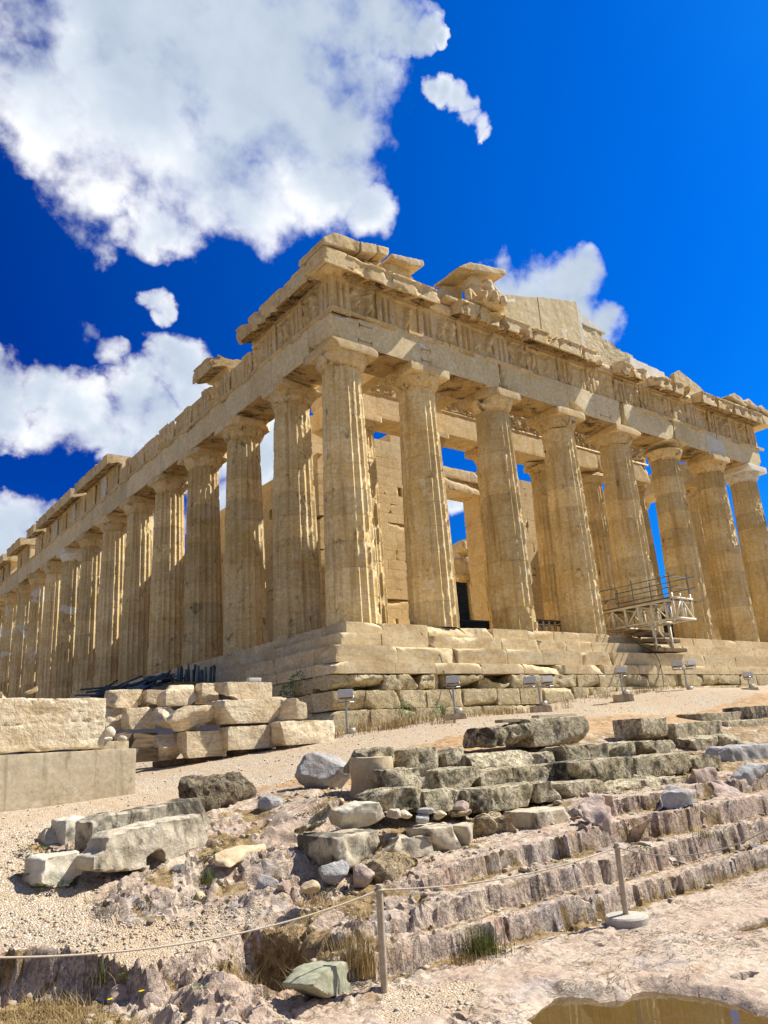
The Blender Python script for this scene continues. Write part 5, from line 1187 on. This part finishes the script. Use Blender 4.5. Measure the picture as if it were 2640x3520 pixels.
row('c', -13.45, [('q5', 588, 890, 244, 392, 'slab end with white left face and black crust', dict(crust=.5, depth=.8, y=-13.5)), ('q5', 885, 1010, 240, 395, 'black and white broken slab piece', dict(crust=.4, chip=.2, depth=.7)), ('q5', 962, 1142, 232, 352, 'cracked white block'), ('q5', 1130, 1337, 196, 332, 'pale block with a hollow in the middle'), ('q5', 1333, 1446, 190, 312, 'pale squarish block with dark pits'),
 ('q6', 345, 562, 104, 248, 'whitish upright block at the right end', dict(depth=.7))], 'pale course below the lichened steps', mat='lichwhite', group=G3, pits=.0)
row('c', -13.4, [('q6', 40, 330, 150, 290, 'crumbling ochre rubble block', dict(amp=.08, r=.08, chip=.3))], 'pale course below the lichened steps', mat='tufa', group=G3)
stoneblock('tufa_block', 'crumbling ochre block with red bits under the white and black slab', 'stone block', 'tufa', 'q5', 815, 1135, 402, 592, y=-13.95, depth=.7, r=.08, amp=.08, chip=.3, chips=6, sink=.08)
rockthing('pink_stone', 'rounded pinkish stone left of the ochre block under the slab', 'rock', 'pinkrock', 'q5', 712, 835, 390, 535, y=-13.9)
rockthing('blue_stone', 'blue grey stone in the shade under the left end of the slab', 'rock', 'bluerock', 'q5', 535, 690, 392, 512, y=-13.7)
rockthing('grey_stone', 'small grey stone on the grass left of the shaded stones', 'rock', 'drum', 'q5', 414, 518, 512, 580, y=-14.0, sink=.02)
stoneblock('flat_stone', 'thin white flat stone lying right of the whitish upright block', 'stone', 'whiterock', 'q6', 560, 652, 180, 215, y=-13.6, depth=.3, r=.03, sink=.0)
rockthing('white_rock', 'big white broken marble rock in front of the upright drum', 'rock', 'whiterock', 'q5', 630, 960, 30, 192, y=-13.0, depth=.55, facets=13, amp=.03)
stoneblock('mossy_block', 'dark mossy block left of the big white rock', 'stone block', 'lichen', 'q5', 436, 650, 25, 182, y=-12.85, depth=.6, r=.06, amp=.05, chip=.25, crust=.3)
stoneblock('grey_block', 'small grey brown block right behind the big white rock', 'stone block', 'lichen', 'q5', 880, 960, 40, 112, y=-12.6, depth=.3)
for a0, a1, bt, bb, lb, mt in ((905, 985, 90, 150, 'flattish grey stone touching the big white rock', 'lichwhite'), (960, 1040, 108, 150, 'small stone second right of the big white rock', 'lichwhite'), (1058, 1140, 118, 180, 'pale bluish stone on the grass below the dark course block', 'bluerock'), (1172, 1236, 108, 156, 'roundish tan stone below the long course block', 'drum'), (1292, 1380, 56, 112, 'pink pointed stone on the grass below the long course block', 'pinkrock'), (1085, 1165, 92, 128, 'low blue stone in the shade of the lower course', 'bluerock'), (1272, 1390, 104, 140, 'flat brown stone below the pink pointed stone', 'tufa'), (1440, 1550, 128, 192, 'blue grey lump on top of the rubble block', 'bluerock')):
    rockthing('stone', lb, 'rock', mt, 'q5', a0, a1, bt, bb, y=-13.15, sink=.02)
for c, a0, a1, bt, bb, yy, lb, mt in (('q6', 1058, 1275, 4, 108, -13.5, 'jagged blue grey rock below the course end', 'bluerock'), ('q6', 932, 1050, 18, 96, -13.3, 'small brown rock left of the jagged blue one', 'tufa'), ('q6', 622, 905, 40, 205, -13.7, 'large pink rock right of the whitish upright block', 'pinkrock'), ('q6', 905, 1062, 150, 300, -14.1, 'pink rock leaning beside a grey cut step', 'pinkrock'),
   ('q6', 590, 752, 218, 328, -14.2, 'grey pink rounded rock below the thin flat stone', 'pinkrock'), ('q6', 380, 560, 255, 395, -14.1, 'cracked pink rock with an orange stain', 'pinkrock'), ('q6', 1165, 1285, 285, 385, -14.45, 'blue grey boulder in the third rock step near the rope', 'bluerock'), ('q6', 1000, 1160, 295, 430, -14.5, 'pink rounded boulder right of the second post', 'pinkrock'),
   ('q3', 1385, 1700, 800, 895, -12.6, 'wide blue grey ledge rock at the right edge', 'bluerock'), ('q3', 1220, 1440, 925, 1015, -13.0, 'pink ledge rock right of the lower course', 'pinkrock'), ('q3', 1500, 1720, 895, 1000, -13.3, 'violet grey ledge rock at the right edge', 'bluerock'), ('q3', 1390, 1560, 1015, 1110, -13.7, 'pink rock below the violet grey ledge', 'pinkrock'), ('q3', 1620, 1760, 1040, 1180, -14.0, 'dark pink rock in shade at the right edge', 'pinkrock')):
    stoneblock('ledge_rock', lb, 'rock', mt, c, a0, a1, bt, bb, d='g', sink=.1, depth=.5, r=.05, amp=.05, chips=9, chip=.25, scale=3.5)
for a0, a1, bt, bb, lb in ((800, 980, 300, 430, 'low pink rock left of the post foot'), ):
    rockthing('ledge_rock', lb, 'rock', 'pinkrock', 'q6', a0, a1, bt, bb, d='g', sink=.08)
# loose broken stones lying about on the slope
protos = [boulder(1, .8, .6, 500+k, .11, 14, .03) for k in range(5)]; pm_ = [mk('rubble_stone', *q, M[('pinkrock', 'lichwhite', 'drum', 'bluerock', 'pinkrock')[k]], None, 40).data for k, q in enumerate(protos)]
for o in [o for o in list(col.objects) if o.name.startswith('rubble_stone')]: bpy.data.objects.remove(o)
rr = np.random.RandomState(17); cnt = 0
while cnt < 90:
    x, y = rr.uniform(-12.2, -2), rr.uniform(-15.0, -10.6); z, g_, d_, s_, b_ = terrain([x], [y])
    if g_[0] > .5 or y < ledge(x)-.5: continue
    k = rr.randint(5); sz = .05*(4.0)**(rr.rand()**2); o = bpy.data.objects.new('rubble_stone', pm_[k]); col.objects.link(o); o.location = (x, y, z[0]-sz*.12); o.scale = (sz*rr.uniform(.8, 1.3), sz, sz*rr.uniform(.7, 1.1)); o.rotation_euler = (rr.normal(0, .2), rr.normal(0, .2), rr.uniform(0, 6.28))
    tag(o, 'small loose broken stone lying on the rocky slope below the path', 'stone', 'loose stones on the rocky slope'); cnt += 1
# planks by the path
for a0, a1, b, yy, lb, mt in ((122, 292, 660, -9.6, 'weathered plank lying on top of the low dark blocks', 'plank'), (330, 552, 632, -9.2, 'pale plank lying behind the squared grey block', 'paleplank')):
    w_, h, B, n = place('q3', a0, a1, b-10, b+8, y=yy)
    tag(mk('plank', *rough_block(w_, .22, .06, 5, .005, .003, .1, 1, .02), M[mt], None, 40, loc=B), lb, 'plank')
# ------------------------------------------------------------------ the upright drum, boulders and fallen slabs on the left
w_, h, B, n = place('q2', 716, 922, 866, 1112, d='g')
def drum(R0, R1, H, seed):
    pr = [(0, 0), (R0*.97, 0), (R0, .02)]+[(R0+(R1-R0)*k/14+.012*math.sin(k*.7), .02+(H-.05)*k/14) for k in range(1, 15)]+[(R1*.96, H), (R1*.5, H+.005), (0.001, H)]
    n_ = 64; V = np.array([(r*math.cos(2*math.pi*k/n_), r*math.sin(2*math.pi*k/n_), z) for r, z in pr for k in range(n_)]); nr = len(pr)
    e = fbm(V*4, 4, seed); q = np.maximum(np.hypot(V[:, 0], V[:, 1]), .01); V[:, :2] *= (1+.018*e/q*(q > .05))[:, None]; V[:, 2] += .012*fbm(V*3+5, 3, seed)*(V[:, 2] > H*.9)
    idx = np.arange(nr*n_).reshape(nr, n_); nx = np.roll(idx, -1, 1); return V, np.stack([idx[:-1], nx[:-1], nx[1:], idx[1:]], -1).reshape(-1, 4)
tag(mk('stone_drum', *drum(w_*.47, w_*.5, h+.08, 3), M['drum'], None, 40, loc=B+np.array((0.1, w_*.45, -.08)), rot=(rad(1.5), rad(1), 0)), 'upright tan cylindrical stone drum beside the blue grey boulder', 'stone drum')
rockthing('boulder', 'large blue grey boulder with rusty foot left of the stone drum', 'boulder', 'bluerock', 'q2', 430, 720, 818, 1065, d='g', depth=.7, seed=77, facets=14, amp=.035)
o = stoneblock('conglomerate_block', 'dark pebbly conglomerate block beside the path', 'boulder', 'conglom', 'q1', 1085, 1475, 606, 806, d='g', yaw=.35, depth=.6, r=.14, amp=.06, chips=6, chip=.2, scale=5, sink=.0, pits=.03)
def outline_stone(name, label, cat, mat, c, pts, d, depth, yaw=0.3, vox=.028, amp=.022, sc_=4.0, seed=1, **kw):
    """a broken slab: its outline stood up in its own plane at its real distance and given its thickness"""
    ca = sum(p[0] for p in pts)/len(pts); cb_ = max(p[1] for p in pts); P0 = far(*cr(c, ca, cb_), ground_dist(*cr(c, ca, cb_))+d); n = np.array((math.sin(yaw), -math.cos(yaw), 0)); ux = np.array((math.cos(yaw), math.sin(yaw), 0))
    L = []
    for a_, b_ in pts:
        r_ = ray(*cr(c, a_, b_)); p = CAM+r_*(((P0-CAM)@n)/(r_@n)); L.append(((p-P0)@ux, p[2]-P0[2]))
    k = len(L); Vv = np.array([(x, 0, z) for x, z in L]+[(x, depth, z+kw.get('rise', 0)) for x, z in L]); Ff = [list(range(k)), list(range(2*k-1, k-1, -1))]+[[i, k+i, k+(i+1) % k, (i+1) % k] for i in range(k)]
    Vv, Ff, Nn = remesh((Vv, Ff), vox); Vv = Vv+Nn*(amp*fbm(Vv*sc_+seed*3, 5, seed)-.25*amp*np.clip(pn(Vv*11+seed, seed+4), 0, 1))[:, None]
    o = tag(mk(name, Vv, Ff, M[mat], None, 50, loc=P0, rot=(0, 0, yaw)), label, cat); o['crust'] = kw.get('crust', .2); return o
outline_stone('fallen_slab', 'tilted grey fallen slab with a square notch in its lower edge', 'stone block', 'lichwhite', 'q4',
 [(530, 448), (528, 372), (600, 335), (612, 262), (660, 235), (900, 178), (1148, 128), (1168, 180), (1202, 312), (1192, 345), (965, 412), (944, 395), (932, 335), (892, 345), (838, 382), (850, 440), (690, 462)], .0, .34, .30, seed=2, crust=.42)
outline_stone('fallen_slab', 'darker fallen slab behind the notched one, crusted with lichen', 'stone block', 'lichwhite', 'q4',
 [(518, 340), (525, 180), (620, 130), (820, 105), (1080, 40), (1160, 45), (1180, 110), (1205, 190), (1190, 230), (900, 330), (560, 350)], .15, .32, .30, seed=3, crust=.6)
outline_stone('carved_fragment', 'upright carved white marble fragment leaning at the left end of the fallen slabs', 'stone block', 'whiterock', 'q4',
 [(364, 345), (366, 165), (400, 158), (525, 140), (522, 250), (505, 345), (430, 350)], .1, .28, .25, seed=4, amp=.04, sc_=6)
stoneblock('grey_block', 'small grey block behind the carved white fragment', 'stone block', 'lichwhite', 'q4', 282, 366, 216, 335, d='g', yaw=.2, depth=.35, r=.06, amp=.03)
outline_stone('white_block', 'white weathered block lying in grass in front of the carved fragment', 'stone block', 'whiterock', 'q4',
 [(232, 530), (255, 385), (330, 352), (460, 340), (476, 420), (465, 480), (390, 540), (300, 560)], .0, .36, .3, seed=5, amp=.03)
rockthing('small_stone', 'small round tan stone at the right foot of the white weathered block', 'stone', 'drum', 'q4', 440, 502, 445, 500, d='g', sink=.02)
stoneblock('flat_stone', 'pale flat slab stone lying on the slope right of the fallen slabs', 'stone', 'drum', 'q4', 1310, 1520, 330, 382, d='g', yaw=.6, depth=.3, r=.03, amp=.02, sink=.02)
outline_stone('green_rock', 'pointed grey green rock standing left of the near post', 'rock', 'greenrock', 'q5',
 [(450, 1115), (500, 1040), (560, 995), (650, 965), (662, 985), (668, 1030), (652, 1065), (690, 1120), (720, 1170), (690, 1196), (560, 1170)], .0, .26, .55, vox=.02, amp=.02, seed=6, crust=-.5)
for a0, a1, bt, bb, d, lb, mt in ((868, 1000, 565, 650, 8.6, 'pink rounded rock on the left slope beside a blue grey one', 'pinkrock'), (975, 1070, 608, 652, 8.5, 'low blue grey rock beside the pink rounded one', 'bluerock'), (1490, 1610, 480, 570, 9.0, 'grey angular rock at the right of the pink outcrop', 'bluerock'), (1600, 1680, 510, 580, 9.0, 'brown angular rock at the right end of the pink outcrop', 'pinkrock'), (1125, 1195, 572, 622, 8.5, 'small tan stone in the grass below the outcrop', 'drum'),
   (1500, 1640, 10, 105, 10.6, 'violet grey outcrop left of the big boulder', 'bluerock'), (300, 350, 1115, 1180, 7.3, 'small white pointed stone in the hollow at the left', 'whiterock'), (200, 300, 1118, 1185, 7.4, 'small reddish stone beside the white pointed one', 'tufa'), (180, 240, 1275, 1325, 6.6, 'small white stone near the bottom left corner', 'whiterock'), (630, 760, 1100, 1250, 6.6, 'leaning pale rock at the foot of the rock ledge', 'pinkrock'), (815, 960, 1140, 1290, 6.4, 'pale block of rock beside the yellow flowers', 'pinkrock'), (765, 815, 950, 1060, 6.9, 'narrow upright stone on the rock ledge', 'pinkrock')):
    rockthing('slope_rock', lb, 'rock', mt, 'q4', a0, a1, bt, bb, d='g', sink=.05, facets=11)
# ------------------------------------------------------------------ rope barrier
def zrock(x, y): return gz_at(x, y)
def barrier(x, y, ztop, disc, label):
    zg = zrock(x, y)+.0; r_ = empty('rope_post', (x, y, zg), label, 'barrier post', 'posts of the rope barrier')
    b0 = .10 if disc else -.05
    mk('post', *joinVF([tube((0, 0, b0), (0, 0, ztop-zg), .029, 16), tube((0, 0, ztop-zg), (0, 0, ztop-zg+.012), .031, 16, .025), tube((0, 0, b0), (0, 0, b0+.012), .045, 16)]), M['postpaint'], r_, 40)
    if disc:
        pr = [(0, .0), (.20, .0), (.215, .012), (.215, .085), (.20, .10), (.0, .112)]; n_ = 48
        Vd = [(a_*math.cos(2*math.pi*k/n_), a_*math.sin(2*math.pi*k/n_), z) for a_, z in pr for k in range(n_)]; idx = np.arange(len(pr)*n_).reshape(len(pr), n_); nx = np.roll(idx, -1, 1)
        mk('base', Vd, np.stack([idx[:-1], nx[:-1], nx[1:], idx[1:]], -1).reshape(-1, 4), M['discstone'], r_, 40)
    mk('rope_eye', *path_tube([(.036*math.cos(t), .036*math.sin(t)-0.0, ztop-zg-.03+.0*t) for t in np.linspace(0, 2*math.pi, 17)], .009, 6), M['rope'], r_, 180)
    return np.array((x, y, ztop-.03))
B1 = on(*cr('q5', 868, 1172), 2, -5.76); t1 = far(*cr('q5', 830, 540), math.hypot(*(B1-CAM)[:2]))
B2 = on(*cr('q6', 857, 760), 2, -5.75); t2 = far(*cr('q6', 797, 302), math.hypot(*(B2-CAM)[:2]))
T1 = barrier(B1[0], B1[1], t1[2], False, 'near beige rope post with no base standing in gravel')
T2 = barrier(B2[0], B2[1], t2[2], True, 'beige rope post with round concrete base on the flat rock')
T0 = far(-90, 3292, 5.5); T3 = far(2790, 2740, 9.2)
def rope(a_, b_, sag, label):
    p = [a_+(b_-a_)*t-np.array((0, 0, sag*4*t*(1-t))) for t in np.linspace(0, 1, 40)]
    tag(mk('rope', *path_tube(p, .0065, 8), M['rope'], None, 180), label, 'rope', 'ropes of the barrier')
rope(T0, T1, .13, 'pale barrier rope from the near post to the left edge'); rope(T1, T2, .09, 'pale barrier rope between the two posts'); rope(T2, T3, .26, 'sagging pale barrier rope from the post with round base to the right edge')
# ------------------------------------------------------------------ grass, weeds, pebbles
def blades(pts, hmin, hmax, wid, seed, lean=.5, per=1, spread=.0, seg=3):
    r = np.random.RandomState(seed); Vs, Fs = [], []; n0 = 0
    for (x, y, z) in pts:
        for q in range(per):
            a_ = r.uniform(0, 2*math.pi); h = r.uniform(hmin, hmax); l = h*r.uniform(.1, 1)*lean; bx, by = x+r.normal(0, spread), y+r.normal(0, spread); w_ = wid*r.uniform(.6, 1.3)
            dx, dy = math.cos(a_), math.sin(a_); ox, oy = -dy*w_/2, dx*w_/2
            for k in range(seg):
                t = k/seg; f = 1-t*.75; Vs += [(bx+dx*l*t*t-ox*f, by+dy*l*t*t-oy*f, z+h*t-.01), (bx+dx*l*t*t+ox*f, by+dy*l*t*t+oy*f, z+h*t-.01)]
            Vs.append((bx+dx*l, by+dy*l, z+h*.96)); m_ = n0
            for k in range(seg-1): Fs.append((m_+2*k, m_+2*k+1, m_+2*k+3, m_+2*k+2))
            Fs.append((m_+2*seg-2, m_+2*seg-1, m_+2*seg)); n0 += 2*seg+1
    return np.array(Vs), Fs
rg = np.random.RandomState(9)
def scatter(n, x0, x1, y0, y1, cond, seed):
    r = np.random.RandomState(seed); x = r.uniform(x0, x1, n); y = r.uniform(y0, y1, n); z, g_, d_, s_, b_ = terrain(x, y); k = cond(g_, d_, s_, b_, r.rand(n), x, y)
    return np.c_[x, y, z][k]
clump = lambda x, y, f, s: pn(np.c_[x*f, y*f, 0*x], s)
p1 = scatter(70000, -13.6, 3, -16.5, -7.5, lambda g_, d_, s_, b_, u, x, y: (s_ > .42) & (u < .30*sstep(.35, .9, s_)*sstep(-.15, .3, clump(x, y, 2.2, 3))), 1)
tag(mk('dry_grass', *blades(p1, .02, .085, .0055, 1, 1.3, 2, .02), M['drygrass'], None, None), kind='stuff')
pd = scatter(60000, -12.9, -9.9, -16.0, -13.5, lambda g_, d_, s_, b_, u, x, y: (s_ > .55) & (g_ < .3) & (u < .16*sstep(-.25, .2, clump(x, y, 2.6, 33))), 21)
tag(mk('tangled_dry_grass', *blades(pd, .05, .17, .005, 21, 1.6, 2, .03), M['drygrass'], None, None), kind='stuff')
p2 = scatter(26000, -13.6, 3, -16.5, -8.5, lambda g_, d_, s_, b_, u, x, y: (s_ > .45) & (u < .35*sstep(.05, .35, clump(x, y, 1.5, 8))), 2)
tag(mk('green_grass', *blades(p2, .02, .075, .007, 2, .9, 2, .015), M['greengrass'], None, None), kind='stuff')
p3 = np.r_[scatter(3000, -1.5, 14, -3.4, -1.9, lambda g_, d_, s_, b_, u, x, y: u < .55*sstep(-.1, .3, clump(x, y, .8, 5)), 3), scatter(2500, -7, -1, -6.2, -3.5, lambda g_, d_, s_, b_, u, x, y: u < .5*sstep(.0, .3, clump(x, y, .9, 6)), 4)]
tag(mk('wall_foot_grass', *blades(p3, .06, .28, .014, 3, .7, 3, .05), M['drygrass'], None, None), kind='stuff')
def tuft(c, a_, b_, y, d, n, hmin, hmax, mat, label, spread, seed, wid=.006, lean=.5):
    P = on(*cr(c, a_, b_), 1, y) if y is not None else far(*cr(c, a_, b_), ground_dist(*cr(c, a_, b_)))
    P[2] = gz_at(P[0], P[1]); Vb, Fb = blades([(0, 0, 0)], hmin, hmax, wid, seed, lean, n, spread); return tag(mk('grass_tuft', Vb, Fb, M[mat], None, None, loc=P), label, 'grass tuft')
tuft('q5', 1420, 880, -15.15, None, 420, .10, .30, 'greengrass', 'large green grass tuft at the foot of the lowest rock step', .09, 4)
tuft('q5', 1330, 905, -15.2, None, 260, .04, .14, 'drygrass', 'dry yellow tuft left of the large green tuft', .10, 14)
tuft('q5', 745, 1060, None, 7.15, 300, .15, .42, 'drygrass', 'tall straw coloured tuft beside the pointed green rock', .07, 5, .005, .35)
tuft('q5', 700, 1000, None, 7.4, 160, .10, .36, 'drygrass', 'thin straw tuft behind the tall straw one', .09, 15, .004, .4)
tuft('q4', 1190, 545, None, 8.6, 120, .06, .20, 'greengrass', 'green grass tuft left of the pink outcrop', .05, 6)
tuft('q4', 590, 1180, None, 6.6, 60, .08, .24, 'greengrass', 'sparse green tuft by the foot of the rock nose', .05, 7)
tuft('q6', 1310, 380, -14.6, None, 110, .05, .14, 'greengrass', 'small green tuft below the rope on the right', .07, 8)
tuft('q2', 1010, 665, -3.4, None, 200, .1, .45, 'drygrass', 'dry tuft at the foot of the foundation left of a lamp base', .25, 9, .014)
tuft('q2', 740, 735, -3.8, None, 160, .1, .40, 'drygrass', 'dry tuft beside the nearest lamp base', .25, 10, .014)
def weed(c, a_, b_, d, y, size, n, label, seed, flowers=0):
    P = on(*cr(c, a_, b_), 1, y) if y is not None else far(*cr(c, a_, b_), ground_dist(*cr(c, a_, b_)))
    P[2] = gz_at(P[0], P[1]) if y is None or y < -3 else P[2]
    r = np.random.RandomState(seed); Vs, Fs = [], []
    for k in range(n):
        a = r.uniform(0, 2*math.pi); q = size*math.sqrt(r.rand()); z = r.uniform(.01, .32)*size*(1.3-q/size); l = size*r.uniform(.12, .24); dx, dy = math.cos(a+r.normal(0, .5)), math.sin(a+r.normal(0, .5)); cx, cy = q*math.cos(a), q*math.sin(a); up = r.uniform(-.1, .5)*l; w_ = l*.32; m_ = len(Vs)
        Vs += [(cx, cy, z), (cx+dx*l*.5-dy*w_, cy+dy*l*.5+dx*w_, z+up*.7), (cx+dx*l, cy+dy*l, z+up), (cx+dx*l*.5+dy*w_, cy+dy*l*.5-dx*w_, z+up*.7)]; Fs.append((m_, m_+1, m_+2, m_+3))
    o = tag(mk('weed', Vs, Fs, M['weed'], None, None, loc=P), label, 'weed')
    return o
for i, (c, a_, b_, d, y, s, n, lb) in enumerate((('q4', 180, 350, 9.3, None, .17, 160, 'low green weed on gravel at the left of the fallen slabs'), ('q4', 190, 470, 8.3, None, .22, 260, 'bushy green weed left of the white weathered block'), ('q4', 300, 540, 7.8, None, .20, 240, 'green weed growing in front of the white weathered block'), ('q4', 1250, 390, 8.9, None, .18, 220, 'green weed at the right end of the fallen slabs'),
  ('q4', 1280, 305, 9.4, None, .13, 100, 'small weed beside the upper right of the fallen slabs'), ('q4', 1120, 640, 8.3, None, .13, 120, 'weed beside the small tan stone'), ('q4', 1240, 650, 8.3, None, .10, 90, 'bluish green weed right of the small tan stone'), ('q4', 830, 640, 8.4, None, .10, 80, 'tiny weed left of the pink rounded rock'), ('q4', 750, 1100, 6.8, None, .09, 80, 'small weed on the rock ledge'), ('q4', 1150, 1190, 6.9, None, .09, 80, 'small weed in a crack of the lower ledge'), ('q4', 1185, 1050, 7.2, None, .09, 80, 'small weed higher on the ledge'), ('q4', 820, 1300, 6.3, None, .14, 140, 'dark weed at the bottom edge near the rock nose'),
  ('q6', 940, 450, None, -14.6, .15, 150, 'green weed below the pink rounded boulder'), ('q6', 490, 480, None, -14.5, .11, 100, 'green weed in the gap between two cut steps'), ('q6', 1240, 262, None, -14.1, .13, 110, 'green weed under the grey cut step'), ('q5', 560, 555, None, -13.7, .11, 110, 'green weed beside the blue stone in the shade'), ('q5', 460, 470, None, -13.5, .13, 130, 'green weed on the slope beside the outcrop'), ('q5', 420, 150, 10.6, None, .15, 130, 'green weed left of the mossy block'), ('q5', 1350, 320, None, -13.6, .09, 70, 'small weed at the foot of the pale course'), ('q4', 200, 590, 8.0, None, .10, 80, 'weed at the edge of the gravel'))):
    weed(c, a_, b_, d, y, s, n, lb, 50+i)
for i, (a_, b_, lb) in enumerate(((370, 425, 'leafy green plant growing from the left foundation'), (315, 490, 'small green plant low in the left foundation'), (985, 598, 'green plant in a joint of the front foundation'), (1185, 610, 'green plant climbing beside the lamp post on the foundation'))):
    P = on(*cr('q2', a_, b_), 1, -1.95) if i > 1 else on(*cr('q2', a_, b_), 0, -1.9)
    o = weed('q2', a_, b_, None, -1.95, .28, 170, lb, 90+i); o.location = P; o.rotation_euler = (rad(65), 0, 0 if i > 1 else -1.2)
fy = far(*cr('q4', 700, 1262), 6.4); fy[2] = gz_at(fy[0], fy[1])
M['petal'] = plain('yellow_petals', (.75, .55, .01), .6)
for k, (a_, b_, lb) in enumerate(((618, 1278, 'larger yellow wildflower near the bottom left'), (797, 1244, 'smaller yellow wildflower beside the pale rock'))):
    P = far(*cr('q4', a_, b_+30), ground_dist(*cr('q4', a_, b_+30))); P[2] = gz_at(P[0], P[1]); h = .12
    fl_ = empty('yellow_flower', P, lb, 'flower'); mk('stem', *tube((0, 0, 0), (.01, 0, h), .003, 6), M['weed'], fl_)
    Vs, Fs = [], []
    for q in range(9):
        a = q*2*math.pi/9; Vs += [(.01, 0, h), (.01+.018*math.cos(a-.3), .018*math.sin(a-.3), h+.006), (.01+.028*math.cos(a), .028*math.sin(a), h+.004), (.01+.018*math.cos(a+.3), .018*math.sin(a+.3), h+.006)]; Fs.append(tuple(range(4*q, 4*q+4)))
    mk('petals', Vs, Fs, M['petal'], fl_, None)
def pebbles(P, smin, smax, seed):
    r = np.random.RandomState(seed); n = len(P); o8 = np.array([(sx, sy, sz) for sz in (-1, 1) for sy in (-1, 1) for sx in (-1, 1)], float)*.5
    V = np.repeat(o8[None], n, 0)*r.uniform(.6, 1.2, (n, 8, 3)); s = smin*(smax/smin)**r.rand(n)**2.2; V *= (s[:, None, None]*np.stack([r.uniform(.8, 1.4, n), r.uniform(.7, 1.2, n), r.uniform(.4, .8, n)], 1)[:, None, :])
    a = r.uniform(0, 6.28, n); c_, s_ = np.cos(a), np.sin(a); X = V[..., 0]*c_[:, None]-V[..., 1]*s_[:, None]; Y = V[..., 0]*s_[:, None]+V[..., 1]*c_[:, None]
    V = np.stack([X+P[:, 0:1], Y+P[:, 1:2], V[..., 2]+P[:, 2:3]+.15*s[:, None]], -1).reshape(-1, 3); f = np.array([(0,2,3,1),(4,5,7,6),(0,1,5,4),(2,6,7,3),(0,4,6,2),(1,3,7,5)])
    return V, (f[None]+8*np.arange(n)[:, None, None]).reshape(-1, 4)
pg = scatter(40000, -13.6, -9.2, -16.6, -10.5, lambda g_, d_, s_, b_, u, x, y: (g_ > .4) & (u < .05+.5*sstep(-.2, .3, clump(x, y, 1.3, 15))), 11)
tag(mk('gravel_stones', *pebbles(pg, .006, .034, 1), M['pebble'], None, None), kind='stuff')
pr_ = scatter(9000, -12.5, 2, -16.2, -9, lambda g_, d_, s_, b_, u, x, y: (g_ < .4) & (s_ > .25) & (u < .5) | (d_ > .5) & (u < .3), 12)
tag(mk('loose_stones', *pebbles(pr_, .012, .075, 2), M['pebble'], None, None), kind='stuff')
pp_ = scatter(7000, -12.5, 12, -10.5, -2.5, lambda g_, d_, s_, b_, u, x, y: (g_ > .5) & (u < .5), 13)
tag(mk('path_gravel', *pebbles(pp_, .012, .035, 3), M['pebble'], None, None), kind='stuff')
